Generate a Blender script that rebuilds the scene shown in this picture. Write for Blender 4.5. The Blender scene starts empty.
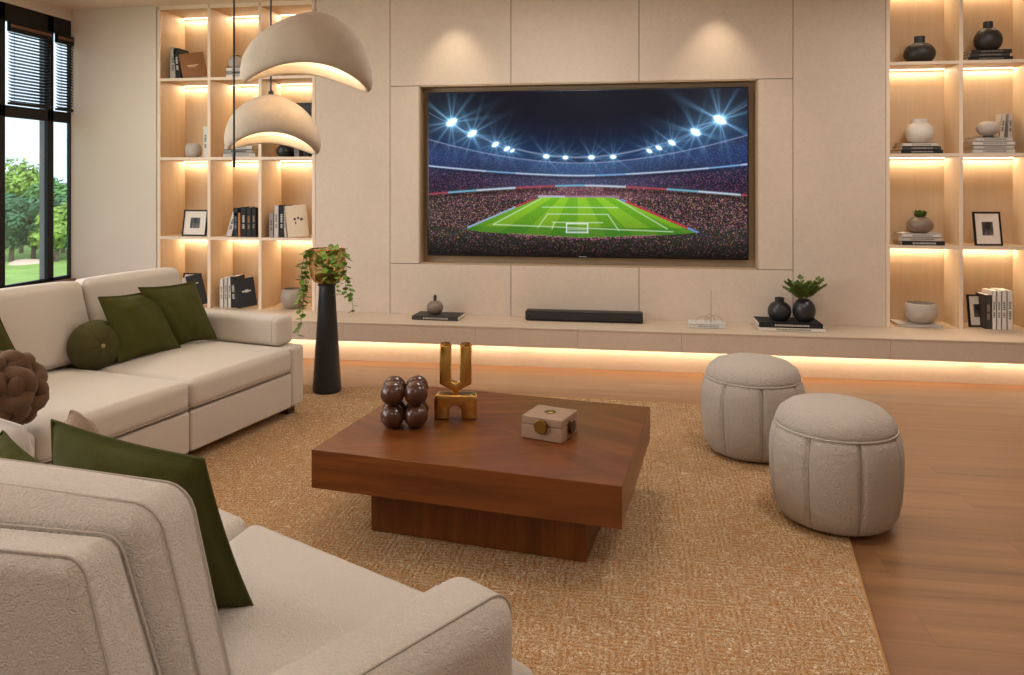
import bpy, bmesh, math, random
import numpy as np
from mathutils import Vector, Matrix, noise
PI = math.pi
SC = bpy.context.scene
COL = SC.collection

# ---------------------------------------------------------------- camera, world, sun, lights, exposure
CAM_H = 1.30
FPX = 760.0
YAW = math.atan(118 / 760)
cam_d = bpy.data.cameras.new('camera'); cam = bpy.data.objects.new('camera', cam_d); COL.objects.link(cam)
cam.location = (0, 0, CAM_H); cam.rotation_euler = (PI / 2, 0, YAW)
cam_d.sensor_width = 36; cam_d.lens = FPX / 1024 * 36
cam_d.shift_y = -(337.5 - 181) / 1024
cam_d.clip_start = 0.05; cam_d.clip_end = 400
SC.camera = cam
SC.view_settings.view_transform = 'Standard'; SC.view_settings.look = 'None'
SC.view_settings.gamma = 1.0; SC.view_settings.use_curve_mapping = False
SC.view_settings.exposure = 0.10
SC.cycles.use_denoising = True
SC.cycles.max_bounces = 8; SC.cycles.diffuse_bounces = 5; SC.cycles.transparent_max_bounces = 12
SC.cycles.sample_clamp_indirect = 4.0
SC.cycles.caustics_reflective = False; SC.cycles.caustics_refractive = False

world = bpy.data.worlds.new('world'); SC.world = world; world.use_nodes = True
bg = world.node_tree.nodes['Background']
bg.inputs[0].default_value = (0.74, 0.87, 1.0, 1); bg.inputs[1].default_value = 1.5

sun_d = bpy.data.lights.new('sun', 'SUN'); sun_d.energy = 3.2; sun_d.angle = 0.05; sun_d.color = (1, .94, .84)
sun = bpy.data.objects.new('sun', sun_d); COL.objects.link(sun)
sun.rotation_euler = Vector((-0.55, 0.55, -0.75)).to_track_quat('-Z', 'Y').to_euler()

def area(name, loc, direction, size, energy, color, size_y=None, shape='RECTANGLE', spread=None, xdir=None):
    d = bpy.data.lights.new(name, 'AREA'); d.energy = energy; d.color = color; d.shape = shape
    d.size = size
    if size_y: d.size_y = size_y
    if spread: d.spread = spread
    o = bpy.data.objects.new(name, d); COL.objects.link(o); o.location = loc
    o.rotation_euler = Vector(direction).to_track_quat('-Z', 'Y').to_euler()
    return o
def spot(name, loc, direction, energy, angle, blend, color, r=.03):
    d = bpy.data.lights.new(name, 'SPOT'); d.energy = energy; d.color = color
    d.spot_size = math.radians(angle); d.spot_blend = blend; d.shadow_soft_size = r
    o = bpy.data.objects.new(name, d); COL.objects.link(o); o.location = loc
    o.rotation_euler = Vector(direction).to_track_quat('-Z', 'Y').to_euler()
    return o
SOFT = (1.0, .95, .90)
LEDC = (1.0, .79, .56)
# added soft fill lamps under the ceiling, out of view, to brighten the room
for x, y, e in ((-3.3, 4.3, 13), (-.45, 4.25, 19), (2.1, 4.3, 17), (.9, 2.6, 17), (-3.0, 1.2, 12), (-.6, .2, 10), (1.7, .5, 10), (.2, -1.4, 8)):
    area('ceiling_panel_light', (x, y, 2.66), (0, 0, -1), .55, e, SOFT, shape='DISK')
# added area lamp just inside the window wall, standing in for daylight
area('window_daylight', (-4.30, 1.6, 1.45), (1, .12, -.12), 3.4, 95, (1.0, .97, .94), size_y=1.7)
for x in (-1.28, .60):
    spot('wall_washer', (x, 5.27, 2.675), (0, .24, -1), 15, 70, 1.0, (1, .82, .62), .02)

# ---------------------------------------------------------------- helpers
CY, SY = math.cos(YAW), math.sin(YAW)
def ray(u, v):
    a = (u - 512) / FPX
    return (a * CY - SY, a * SY + CY, -(v - 181) / FPX)
def atY(u, v, Y):
    r = ray(u, v); t = Y / r[1]; return Vector((r[0] * t, Y, CAM_H + r[2] * t))
def atZ(u, v, Z):
    r = ray(u, v); t = (Z - CAM_H) / r[2]; return Vector((r[0] * t, r[1] * t, Z))
def atD(u, v, t):
    r = ray(u, v); return Vector((r[0] * t, r[1] * t, CAM_H + r[2] * t))

class MB:
    def __init__(s): s.v = []; s.f = []; s.m = []; s.uv = {}
    def add(s, vs, fs, mi=0):
        b = len(s.v); s.v += [Vector(p) for p in vs]
        for f in fs: s.f.append(tuple(b + i for i in f)); s.m.append(mi)
        return s
    def box(s, lo, hi, M=None, bev=0.0, mi=0, seg=2):
        if bev <= 0:
            x0, y0, z0 = lo; x1, y1, z1 = hi
            vs = [(x0,y0,z0),(x1,y0,z0),(x1,y1,z0),(x0,y1,z0),(x0,y0,z1),(x1,y0,z1),(x1,y1,z1),(x0,y1,z1)]
            fs = [(0,3,2,1),(4,5,6,7),(0,1,5,4),(1,2,6,5),(2,3,7,6),(3,0,4,7)]
            if M: vs = [M @ Vector(p) for p in vs]
            return s.add(vs, fs, mi)
        c = [(a + b) / 2 for a, b in zip(lo, hi)]; h = [abs(b - a) / 2 for a, b in zip(lo, hi)]
        C = Vector(c)
        return s.soft(h, min(bev, min(h) * .98), lambda p: (M @ (C + p)) if M else C + p, rs=seg, n=1, mi=mi)
    def soft(s, h, r, g=None, puff=(0, 0, 0), rs=3, n=6, mi=0, power=2.0):
        h = Vector(h)
        def samples(hh):
            rr = min(r, hh * .999); inner = hh - rr
            a = [-hh + rr * (1 - math.tan((1 - i / rs) * PI / 4)) for i in range(rs)]
            mid = [-inner + 2 * inner * i / n for i in range(n + 1)]
            b = [-q for q in reversed(a)]
            return a + mid + b
        S = [samples(h[k]) for k in range(3)]
        vid = {}; vs = []; fs = []
        def vert(p):
            k = (round(p[0], 6), round(p[1], 6), round(p[2], 6))
            if k in vid: return vid[k]
            q = Vector([max(-(h[i] - r), min(h[i] - r, p[i])) if h[i] > r else 0 for i in range(3)])
            d = Vector(p) - q
            L = d.length
            o = q + d * (r / L) if L > 1e-9 else Vector(p)
            nx, ny, nz = p[0] / h[0], p[1] / h[1], p[2] / h[2]
            fx, fy, fz = [max(0, 1 - abs(t) ** power) for t in (nx, ny, nz)]
            o = Vector((o.x + puff[0] * nx * fy * fz, o.y + puff[1] * ny * fx * fz, o.z + puff[2] * nz * fx * fy))
            if g: o = g(o)
            vid[k] = len(vs); vs.append(o); return vid[k]
        for ax in range(3):
            a, b = (ax + 1) % 3, (ax + 2) % 3
            for sg in (-1, 1):
                for i in range(len(S[a]) - 1):
                    for j in range(len(S[b]) - 1):
                        q = []
                        for (ii, jj) in ((i, j), (i + 1, j), (i + 1, j + 1), (i, j + 1)):
                            p = [0, 0, 0]; p[ax] = sg * h[ax]; p[a] = S[a][ii]; p[b] = S[b][jj]
                            q.append(vert(p))
                        if sg < 0: q.reverse()
                        if len(set(q)) >= 3: fs.append(tuple(q))
        return s.add(vs, fs, mi)
    def tube(s, path, rad, seg=8, closed=False, mi=0, cap=True):
        P = [Vector(p) for p in path]; n = len(P)
        R = rad if isinstance(rad, (list, tuple)) else [rad] * n
        vs = []; fs = []; up = None
        for i in range(n):
            if closed: t = P[(i + 1) % n] - P[i - 1]
            else: t = P[min(i + 1, n - 1)] - P[max(i - 1, 0)]
            t.normalize()
            if up is None:
                up = Vector((0, 0, 1)) if abs(t.z) < .9 else Vector((1, 0, 0))
            a = up - t * up.dot(t)
            if a.length < 1e-6: a = t.orthogonal()
            a.normalize(); b = t.cross(a); up = a
            for k in range(seg):
                w = 2 * PI * k / seg
                vs.append(P[i] + (a * math.cos(w) + b * math.sin(w)) * R[i])
        m = n if closed else n - 1
        for i in range(m):
            for k in range(seg):
                i2 = (i + 1) % n; k2 = (k + 1) % seg
                fs.append((i * seg + k, i2 * seg + k, i2 * seg + k2, i * seg + k2))
        if not closed and cap:
            fs.append(tuple(range(seg))[::-1]); fs.append(tuple((n - 1) * seg + k for k in range(seg)))
        return s.add(vs, fs, mi)
    def lathe(s, prof, c=(0, 0, 0), seg=32, mi=0, M=None, fr=None):
        c = Vector(c); vs = []; fs = []; ring = []
        for (r, z) in prof:
            if r < 1e-6: ring.append([len(vs)]); vs.append(Vector((0, 0, z)))
            else:
                ring.append(list(range(len(vs), len(vs) + seg)))
                for k in range(seg):
                    w = 2 * PI * k / seg; q = fr(w, z) if fr else 1
                    vs.append(Vector((r * q * math.cos(w), r * q * math.sin(w), z)))
        for i in range(len(ring) - 1):
            A, B = ring[i], ring[i + 1]
            for k in range(seg):
                k2 = (k + 1) % seg
                if len(A) == 1 and len(B) == 1: break
                if len(A) == 1: fs.append((A[0], B[k2], B[k]))
                elif len(B) == 1: fs.append((A[k], A[k2], B[0]))
                else: fs.append((A[k], A[k2], B[k2], B[k]))
        vs = [(M @ v if M else v) + c for v in vs]
        return s.add(vs, fs, mi)
    def sphere(s, c, r, sc=(1, 1, 1), seg=20, mi=0, M=None):
        pr = [(r * math.sin(PI * i / (seg // 2)), -r * math.cos(PI * i / (seg // 2))) for i in range(seg // 2 + 1)]
        D = Matrix.Diagonal((sc[0], sc[1], sc[2])).to_4x4()
        return s.lathe(pr, c, seg, mi, (M @ D) if M else D)

def link(name, mb, mats, parent=None, smooth=True, world=False, auto=True, loc=None, angle=40):
    """one mesh object. world=True: vertices are world coordinates, made local to the parent chain"""
    me = bpy.data.meshes.new(name)
    vs = mb.v
    off = Vector((0, 0, 0))
    if parent is not None and world:
        M = Matrix.Identity(4); p = parent
        while p is not None: M = p.matrix_basis @ M; p = p.parent
        Mi = M.inverted(); vs = [Mi @ v for v in vs]
    elif parent is None and loc is None:
        xs = [v.x for v in vs]; ys = [v.y for v in vs]; zs = [v.z for v in vs]
        off = Vector(((min(xs) + max(xs)) / 2, (min(ys) + max(ys)) / 2, min(zs)))
        vs = [v - off for v in vs]
    me.from_pydata([tuple(v) for v in vs], [], mb.f)
    if not isinstance(mats, (list, tuple)): mats = [mats]
    for m in mats: me.materials.append(m)
    if len(mats) > 1: me.polygons.foreach_set('material_index', mb.m)
    bm = bmesh.new(); bm.from_mesh(me)
    bmesh.ops.recalc_face_normals(bm, faces=bm.faces)
    if smooth:
        for f in bm.faces: f.smooth = True
        ca = math.radians(angle)
        for e in bm.edges:
            if len(e.link_faces) == 2 and e.calc_face_angle(0) > ca: e.smooth = False
    bm.to_mesh(me); bm.free()
    o = bpy.data.objects.new(name, me); COL.objects.link(o)
    if parent is not None: o.parent = parent
    else: o.location = off if loc is None else loc
    return o
def tag(o, label=None, cat=None, group=None, kind=None):
    if label: o['label'] = label
    if cat: o['category'] = cat
    if group: o['group'] = group
    if kind: o['kind'] = kind
    return o
def thing(name, label, cat, loc=(0, 0, 0), rz=0, group=None):
    o = bpy.data.objects.new(name, None); COL.objects.link(o); o.empty_display_size = .1
    o.location = loc; o.rotation_euler = (0, 0, rz)
    return tag(o, label, cat, group)
def struct(name, mb, mat, parent=None, smooth=False, loc=(0, 0, 0)):
    o = link(name, mb, mat, parent, smooth=smooth, loc=loc if parent is None else None)
    if parent is None: o['kind'] = 'structure'
    return o

# ---------------------------------------------------------------- materials
def srgb(r, g, b):
    f = lambda c: (c / 255 / 12.92) if c / 255 <= .04045 else ((c / 255 + .055) / 1.055) ** 2.4
    return (f(r), f(g), f(b), 1)
def base_mat(name):
    m = bpy.data.materials.new(name); m.use_nodes = True
    nt = m.node_tree; return m, nt, nt.nodes['Principled BSDF'], nt.nodes, nt.links
def N(nodes, t, **kw):
    n = nodes.new(t)
    for k, v in kw.items():
        if hasattr(n, k): setattr(n, k, v)
    return n
def mapped(nt, scale=(1, 1, 1), rot=(0, 0, 0), src='Object'):
    tc = nt.nodes.new('ShaderNodeTexCoord'); mp = nt.nodes.new('ShaderNodeMapping')
    mp.inputs['Scale'].default_value = scale; mp.inputs['Rotation'].default_value = rot
    nt.links.new(tc.outputs[src], mp.inputs['Vector']); return mp.outputs['Vector']
def ramp(nt, src, stops):
    r = nt.nodes.new('ShaderNodeValToRGB'); el = r.color_ramp.elements
    while len(el) < len(stops): el.new(.5)
    for e, (p, c) in zip(el, stops): e.position = p; e.color = c
    nt.links.new(src, r.inputs['Fac']); return r.outputs['Color']
def tex_noise(nt, vec, scale, detail=3, rough=.5, dist=0):
    n = nt.nodes.new('ShaderNodeTexNoise'); n.inputs['Scale'].default_value = scale
    n.inputs['Detail'].default_value = detail; n.inputs['Roughness'].default_value = rough
    n.inputs['Distortion'].default_value = dist
    nt.links.new(vec, n.inputs['Vector']); return n.outputs['Fac']
def bump(nt, bs, h, strength=.3, dist=.01, prev=None):
    b = nt.nodes.new('ShaderNodeBump'); b.inputs['Strength'].default_value = strength
    b.inputs['Distance'].default_value = dist; nt.links.new(h, b.inputs['Height'])
    if prev: nt.links.new(prev, b.inputs['Normal'])
    nt.links.new(b.outputs['Normal'], bs.inputs['Normal']); return b.outputs['Normal']
def mixc(nt, f, a, b):
    m = nt.nodes.new('ShaderNodeMix'); m.data_type = 'RGBA'
    for s_, k in ((f, 0), (a, 6), (b, 7)):
        if hasattr(s_, 'is_linked') or hasattr(s_, 'links'): nt.links.new(s_, m.inputs[k])
        else: m.inputs[k].default_value = s_
    return m.outputs[2]
def scale_col(c, k): return (min(1, c[0] * k), min(1, c[1] * k), min(1, c[2] * k), 1)

def plain(name, col, rough=.5, metal=0, var=.06, sc=8, bmp=0, bsc=60, spec=.5, coat=0):
    m, nt, bs, nd, lk = base_mat(name)
    v = mapped(nt); f = tex_noise(nt, v, sc, 4)
    c = ramp(nt, f, [(.3, scale_col(col, 1 - var)), (.7, scale_col(col, 1 + var))])
    lk.new(c, bs.inputs['Base Color']); bs.inputs['Roughness'].default_value = rough
    bs.inputs['Metallic'].default_value = metal; bs.inputs['Specular IOR Level'].default_value = spec
    if coat: bs.inputs['Coat Weight'].default_value = coat; bs.inputs['Coat Roughness'].default_value = .15
    if bmp: bump(nt, bs, tex_noise(nt, v, bsc, 3), bmp, .004)
    return m
def emit(name, col, strength):
    m, nt, bs, nd, lk = base_mat(name)
    bs.inputs['Base Color'].default_value = (*col[:3], 1)
    bs.inputs['Emission Color'].default_value = (*col[:3], 1); bs.inputs['Emission Strength'].default_value = strength
    return m
def fabric(name, col, scale=120, bmp=.5, dist=.004, curly=False, var=.12, sheen=.12):
    m, nt, bs, nd, lk = base_mat(name)
    v = mapped(nt)
    bs.inputs['Roughness'].default_value = .95; bs.inputs['Specular IOR Level'].default_value = .15
    bs.inputs['Sheen Weight'].default_value = sheen; bs.inputs['Sheen Roughness'].default_value = .6
    big = tex_noise(nt, v, 5, 2)
    f = tex_noise(nt, v, scale, 2, .5, 1.2 if curly else 0)
    if curly:
        h = ramp(nt, f, [(.38, (0, 0, 0, 1)), (.47, (1, 1, 1, 1)), (.53, (1, 1, 1, 1)), (.62, (0, 0, 0, 1))])
        c1 = mixc(nt, h, scale_col(col, 1 - var), scale_col(col, 1 + var * .6))
    else:
        h = f; c1 = ramp(nt, f, [(.35, scale_col(col, 1 - var)), (.65, scale_col(col, 1 + var))])
    c = mixc(nt, big, c1, scale_col(col, .97)); 
    lk.new(c, bs.inputs['Base Color'])
    bump(nt, bs, h, bmp, dist)
    return m
def stone(name, col, var=.10):
    m, nt, bs, nd, lk = base_mat(name)
    v = mapped(nt)
    f = tex_noise(nt, v, 1.6, 8, .65); g = tex_noise(nt, v, 45, 4)
    c = ramp(nt, f, [(.3, scale_col(col, 1 - var)), (.55, col), (.75, scale_col(col, 1 + var * .7))])
    c = mixc(nt, ramp(nt, g, [(.42, (0, 0, 0, 1)), (.7, (.30, .30, .30, 1))]), c, scale_col(col, .82))
    lk.new(c, bs.inputs['Base Color']); bs.inputs['Roughness'].default_value = .62
    bs.inputs['Specular IOR Level'].default_value = .3
    bump(nt, bs, g, .12, .003)
    return m
def wood(name, c0, c1, c2, rough=.35, sc=(2.2, 26, 26), src='Object', rot=(0, 0, 0), fig=2.2, coat=0):
    m, nt, bs, nd, lk = base_mat(name)
    v = mapped(nt, sc, rot, src)
    f = tex_noise(nt, v, 1.0, 8, .62, .8)
    v2 = mapped(nt, (sc[0] * .25, sc[1] * .18, sc[2] * .18), rot, src)
    g = tex_noise(nt, v2, fig, 3, .5, 1.5)
    a = ramp(nt, f, [(.30, c0), (.52, c1), (.75, c2)])
    c = mixc(nt, ramp(nt, g, [(.35, (0, 0, 0, 1)), (.65, (.55, .55, .55, 1))]), a, c0)
    lk.new(c, bs.inputs['Base Color']); bs.inputs['Roughness'].default_value = rough
    if coat: bs.inputs['Coat Weight'].default_value = coat; bs.inputs['Coat Roughness'].default_value = .2
    bump(nt, bs, f, .08, .002)
    return m

M_wall = plain('wall_paint', srgb(214, 200, 184), .75, var=.02, sc=2, spec=.25)
M_ceil = plain('ceiling_paint', srgb(232, 212, 196), .8, var=.015, sc=2, spec=.2)
M_stone = stone('sandstone_panel', srgb(211, 194, 175), .07)
M_bench = stone('bench_stone', srgb(203, 183, 160), .08)
M_gap = plain('panel_joint', srgb(120, 100, 80), .9)
M_niche = plain('niche_lining', srgb(182, 156, 124), .55, var=.04)
M_shelf = wood('pale_oak_veneer', srgb(198, 170, 134), srgb(203, 176, 141), srgb(209, 183, 149), .55, sc=(30, 30, 1.8), fig=1.2)
M_edge = plain('shelf_edging', srgb(226, 205, 180), .5, var=.03)
M_black = plain('black_metal', srgb(26, 23, 22), .4, 0.4, spec=.4)
M_bronze = plain('bronze_trim', srgb(120, 84, 60), .45, .3)
M_led = emit('led_strip', (1.0, .84, .62), 4.5)
M_sofa = fabric('sofa_linen', srgb(200, 190, 178), 260, .25, .002, var=.06)
M_boucle = fabric('boucle_upholstery', srgb(208, 197, 184), 95, .55, .005, curly=True, var=.02)
M_pouf = fabric('pouf_boucle', srgb(188, 176, 161), 70, .7, .005, curly=True, var=.06)
M_pipe = fabric('piping_fabric', srgb(182, 170, 157), 200, .2, .002)
M_groove = fabric('seam_groove', srgb(158, 144, 128), 200, .2, .002)
M_olive = fabric('olive_velvet', srgb(70, 70, 28), 200, .2, .002, var=.10, sheen=.03)
M_olive2 = fabric('olive_velvet_round', srgb(74, 70, 38), 200, .2, .002, var=.10, sheen=.03)
M_brownk = fabric('brown_knit', srgb(98, 72, 50), 220, .3, .002, var=.12)
M_taupe = fabric('taupe_cloth', srgb(150, 126, 106), 200, .2, .002)
M_walnut = wood('walnut_veneer', srgb(92, 48, 16), srgb(120, 66, 25), srgb(142, 82, 34), .32, sc=(1.6, 22, 22), src='UV', coat=.05)
M_ball = plain('dark_brown_lacquer', srgb(76, 44, 28), .28, var=.12, sc=14, coat=.25)
M_gold = plain('polished_brass', srgb(205, 164, 92), .2, 1.0, var=.04)
M_brass2 = plain('aged_brass', srgb(150, 118, 62), .35, 1.0, var=.08)
M_trav = stone('travertine', srgb(160, 130, 107), .16)
M_blackcer = plain('black_ceramic', srgb(40, 39, 40), .38, var=.1, bmp=.1)
M_blackmat = plain('black_pedestal_paint', srgb(34, 35, 38), .42, var=.05, bmp=.15, bsc=30)
M_darkcer = plain('dark_taupe_ceramic', srgb(46, 40, 36), .5, var=.1, bmp=.1)
M_taupecer = plain('taupe_ceramic', srgb(128, 110, 94), .4, var=.1)
M_greycer = plain('grey_ceramic', srgb(176, 166, 154), .5, var=.08, bmp=.1)
M_taupeg = plain('warm_grey_ceramic', srgb(152, 140, 126), .45, var=.08)
M_whitecer = plain('white_ceramic', srgb(214, 204, 190), .4, var=.04)
M_leaf = plain('leaf_green', srgb(88, 112, 44), .45, var=.35, sc=22)
M_leaf2 = plain('ivy_green', srgb(104, 138, 48), .45, var=.35, sc=22)
M_stem = plain('stem_green', srgb(90, 104, 50), .6)
M_soil = plain('potting_soil', srgb(50, 38, 28), .95, bmp=.5)
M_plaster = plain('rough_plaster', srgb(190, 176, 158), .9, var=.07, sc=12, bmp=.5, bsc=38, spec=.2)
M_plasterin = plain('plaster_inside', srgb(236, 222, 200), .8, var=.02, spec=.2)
M_cable = plain('black_cable', srgb(22, 20, 20), .5)
M_cablel = plain('pale_cable', srgb(170, 150, 128), .5)
M_screenbez = plain('screen_bezel', srgb(14, 14, 16), .3)
M_sbar = plain('soundbar_mesh', srgb(30, 28, 27), .6, bmp=.4, bsc=400)
M_pages = plain('paper_pages', srgb(226, 216, 200), .9, var=.05, sc=120)
M_mat = plain('mat_board', srgb(228, 216, 200), .9, var=.01)
M_clear = None
def glass_mat(name, tint=(1, 1, 1, 1), refl=.08, rough=.02):
    m = bpy.data.materials.new(name); m.use_nodes = True; nt = m.node_tree; nt.nodes.clear()
    o = nt.nodes.new('ShaderNodeOutputMaterial'); t = nt.nodes.new('ShaderNodeBsdfTransparent'); g = nt.nodes.new('ShaderNodeBsdfGlossy')
    x = nt.nodes.new('ShaderNodeMixShader'); t.inputs[0].default_value = tint
    g.inputs['Roughness'].default_value = rough; g.inputs[0].default_value = (1, 1, 1, 1)
    x.inputs[0].default_value = refl
    nt.links.new(t.outputs[0], x.inputs[1]); nt.links.new(g.outputs[0], x.inputs[2]); nt.links.new(x.outputs[0], o.inputs[0])
    return m
M_glass = glass_mat('window_glass', (.97, .985, 1, 1), .05)
def amber_mat():
    m = bpy.data.materials.new('gold_tinted_glass'); m.use_nodes = True; nt = m.node_tree; nt.nodes.clear()
    o = nt.nodes.new('ShaderNodeOutputMaterial'); t = nt.nodes.new('ShaderNodeBsdfTransparent'); g = nt.nodes.new('ShaderNodeBsdfGlossy')
    x = nt.nodes.new('ShaderNodeMixShader'); t.inputs[0].default_value = (.95, .85, .62, 1)
    g.inputs['Roughness'].default_value = .12; g.inputs[0].default_value = srgb(205, 166, 104)
    lw = nt.nodes.new('ShaderNodeLayerWeight'); lw.inputs[0].default_value = .45
    mr = nt.nodes.new('ShaderNodeMapRange'); mr.inputs[3].default_value = .14; mr.inputs[4].default_value = .85
    nt.links.new(lw.outputs['Facing'], mr.inputs[0]); nt.links.new(mr.outputs[0], x.inputs[0])
    nt.links.new(t.outputs[0], x.inputs[1]); nt.links.new(g.outputs[0], x.inputs[2]); nt.links.new(x.outputs[0], o.inputs[0])
    return m
M_amber = amber_mat()

def floor_mat():
    m, nt, bs, nd, lk = base_mat('oak_floor_planks')
    v = mapped(nt)
    br = nt.nodes.new('ShaderNodeTexBrick'); lk.new(v, br.inputs['Vector'])
    br.inputs['Scale'].default_value = 1.0; br.inputs['Mortar Size'].default_value = .0010
    br.inputs['Brick Width'].default_value = 1.35; br.inputs['Row Height'].default_value = .19
    br.inputs['Color1'].default_value = (0, 0, 0, 1); br.inputs['Color2'].default_value = (1, 1, 1, 1)
    br.inputs['Mortar'].default_value = (.5, .5, .5, 1); br.offset = .37
    # shift the grain per plank
    ad = nt.nodes.new('ShaderNodeVectorMath'); ad.operation = 'MULTIPLY_ADD'
    ad.inputs[1].default_value = (1, 1, 1); lk.new(v, ad.inputs[0])
    sc_ = nt.nodes.new('ShaderNodeVectorMath'); sc_.operation = 'SCALE'; sc_.inputs['Scale'].default_value = 3.7
    lk.new(br.outputs['Color'], sc_.inputs[0]); lk.new(sc_.outputs[0], ad.inputs[2])
    mp = nt.nodes.new('ShaderNodeMapping'); mp.inputs['Scale'].default_value = (.30, 7, 1); lk.new(ad.outputs[0], mp.inputs['Vector'])
    f = tex_noise(nt, mp.outputs[0], 1.6, 9, .6, .7)
    mp2 = nt.nodes.new('ShaderNodeMapping'); mp2.inputs['Scale'].default_value = (2.2, 70, 1); lk.new(ad.outputs[0], mp2.inputs['Vector'])
    f2 = tex_noise(nt, mp2.outputs[0], 1.4, 4, .6)
    a = ramp(nt, f, [(.28, srgb(102, 69, 40)), (.5, srgb(134, 94, 57)), (.72, srgb(160, 117, 76))])
    a = mixc(nt, ramp(nt, f2, [(.4, (.5, .5, .5, 1)), (.62, (0, 0, 0, 1))]), a, srgb(140, 98, 64))
    pv = ramp(nt, br.outputs['Color'], [(0, (.45, .45, .45, 1)), (1, (0, 0, 0, 1))])
    a = mixc(nt, pv, a, srgb(140, 97, 64))
    a = mixc(nt, br.outputs['Fac'], a, srgb(112, 78, 52))
    lk.new(a, bs.inputs['Base Color']); bs.inputs['Roughness'].default_value = .42; bs.inputs['Specular IOR Level'].default_value = .35
    bump(nt, bs, f2, .05, .002)
    return m
M_floor = floor_mat()
def rug_mat():
    m, nt, bs, nd, lk = base_mat('woven_jute')
    v = mapped(nt)
    f = tex_noise(nt, v, 74, 0, .5, 1.6)
    h = ramp(nt, f, [(.40, (0, 0, 0, 1)), (.46, (1, 1, 1, 1)), (.54, (1, 1, 1, 1)), (.60, (0, 0, 0, 1))])
    big = tex_noise(nt, v, 1.3, 3); fine = tex_noise(nt, v, 300, 2)
    # blocks of parallel cords, alternating in direction
    ck = nt.nodes.new('ShaderNodeTexChecker'); ck.inputs['Scale'].default_value = 11
    lk.new(mapped(nt, (1, 1, 1), (0, 0, PI / 4)), ck.inputs['Vector'])
    w1 = nt.nodes.new('ShaderNodeTexWave'); w1.inputs['Scale'].default_value = 17; w1.inputs['Distortion'].default_value = 2.5; w1.inputs['Detail Scale'].default_value = 3
    w2 = nt.nodes.new('ShaderNodeTexWave'); w2.inputs['Scale'].default_value = 17; w2.inputs['Distortion'].default_value = 2.5; w2.inputs['Detail Scale'].default_value = 3
    lk.new(mapped(nt, (1, 1, 1), (0, 0, 0)), w1.inputs['Vector']); lk.new(mapped(nt, (1, 1, 1), (0, 0, PI / 2)), w2.inputs['Vector'])
    w = mixc(nt, ck.outputs['Fac'], w1.outputs['Color'], w2.outputs['Color'])
    hh = mixc(nt, (.22), h, w)
    c = ramp(nt, hh, [(.04, srgb(166, 116, 66)), (.24, srgb(202, 162, 112)), (.70, srgb(234, 210, 174))])
    c = mixc(nt, ramp(nt, fine, [(.35, (.45, .45, .45, 1)), (.6, (0, 0, 0, 1))]), c, srgb(170, 118, 72))
    lk.new(c, bs.inputs['Base Color']); bs.inputs['Roughness'].default_value = .95; bs.inputs['Specular IOR Level'].default_value = .1
    bump(nt, bs, hh, 1.0, .009)
    return m
M_rug = rug_mat()

# ---------------------------------------------------------------- room shell
XL, XR, YB, YW, ZC = -4.454, 4.2, -2.6, 5.521, 2.685
mb = MB().box((XL - .1, YB - .1, -.1), (XR + .1, 6.1, 0)); struct('floor', mb, M_floor)
mb = MB().box((XL - .1, YB - .1, ZC), (XR + .1, 6.1, ZC + .12)); struct('ceiling', mb, M_ceil)
mb = MB().box((XR, YB - .1, 0), (XR + .1, 6.1, ZC)); struct('wall_right', mb, M_wall)
mb = MB().box((XL - .1, YB - .1, 0), (XR, YB, ZC)); struct('wall_rear', mb, M_wall)
# window wall: sill wall, header, piers
WZ0, WZ1 = .50, 2.59
mb = MB().box((XL - .18, YB, 0), (XL, 5.56, WZ0)); mb.box((XL - .18, YB, WZ1), (XL, 5.56, ZC))
mb.box((XL - .18, YB, WZ0), (XL, -.4, WZ1)); mb.box((XL - .035, 5.515, WZ0), (XL, 5.56, WZ1))
struct('wall_left', mb, M_wall)
mb = MB().box((XL - .04, -.4, WZ0 - .015), (XL + .05, 5.51, WZ0 + .018), bev=.006); struct('trim_1', mb, M_bronze)
# plain cabinet-like wall block beside the shelves
SHL0, SHL1, SHR0, SHR1 = -3.70, -2.384, 1.728, 2.66
mb = MB().box((XL, YW, 0), (SHL0 - .012, 6.0, ZC), bev=0)
mb.box((SHL0 - .012, YW + .012, .0), (SHL0, 6.0, ZC))
struct('wall_back_left', mb, M_wall)
# back wall: tiles over a substrate with the television niche
N0, N1, NZ0, NZ1 = -1.562, .885, .680, 2.013
T = .018
mb = MB()
for (a, b, c, d) in ((SHL1, N0, 0, ZC), (N1, SHR0, 0, ZC), (N0, N1, 0, NZ0), (N0, N1, NZ1, ZC)):
    mb.box((a, YW + T, c), (b, 6.0, d))
mb.box((N0, YW + .12, NZ0), (N1, 6.0, NZ1))
wb = struct('wall_back', mb, M_gap)
mb = MB(); g = .0022
xs = [SHL1, -1.788, -.865, .064, 1.12, SHR0]
def tile(x0, x1, z0, z1): mb.box((x0 + g, YW, z0 + g), (x1 - g, YW + T, z1 - g), bev=.0015, seg=1)
tile(xs[0], xs[1], .3, ZC); tile(xs[4], xs[5], .3, ZC)
for i in (1, 2, 3):
    tile(xs[i], xs[i + 1], NZ1, ZC); tile(xs[i], xs[i + 1], .3, NZ0)
tile(xs[1], N0, NZ0, NZ1); tile(N1, xs[4], NZ0, NZ1)
link('stone_panels', mb, M_stone, wb, smooth=False)
mb = MB()
for lo, hi in (((N0, YW + .002, NZ0), (N0 + .008, YW + .12, NZ1)), ((N1 - .008, YW + .002, NZ0), (N1, YW + .12, NZ1)),
               ((N0, YW + .002, NZ0), (N1, YW + .12, NZ0 + .008)), ((N0, YW + .002, NZ1 - .008), (N1, YW + .12, NZ1)),
               ((N0 + .008, YW + .108, NZ0 + .008), (N1 - .008, YW + .12, NZ1 - .008))): mb.box(lo, hi)
link('niche_lining', mb, M_niche, wb, smooth=False)
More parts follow.
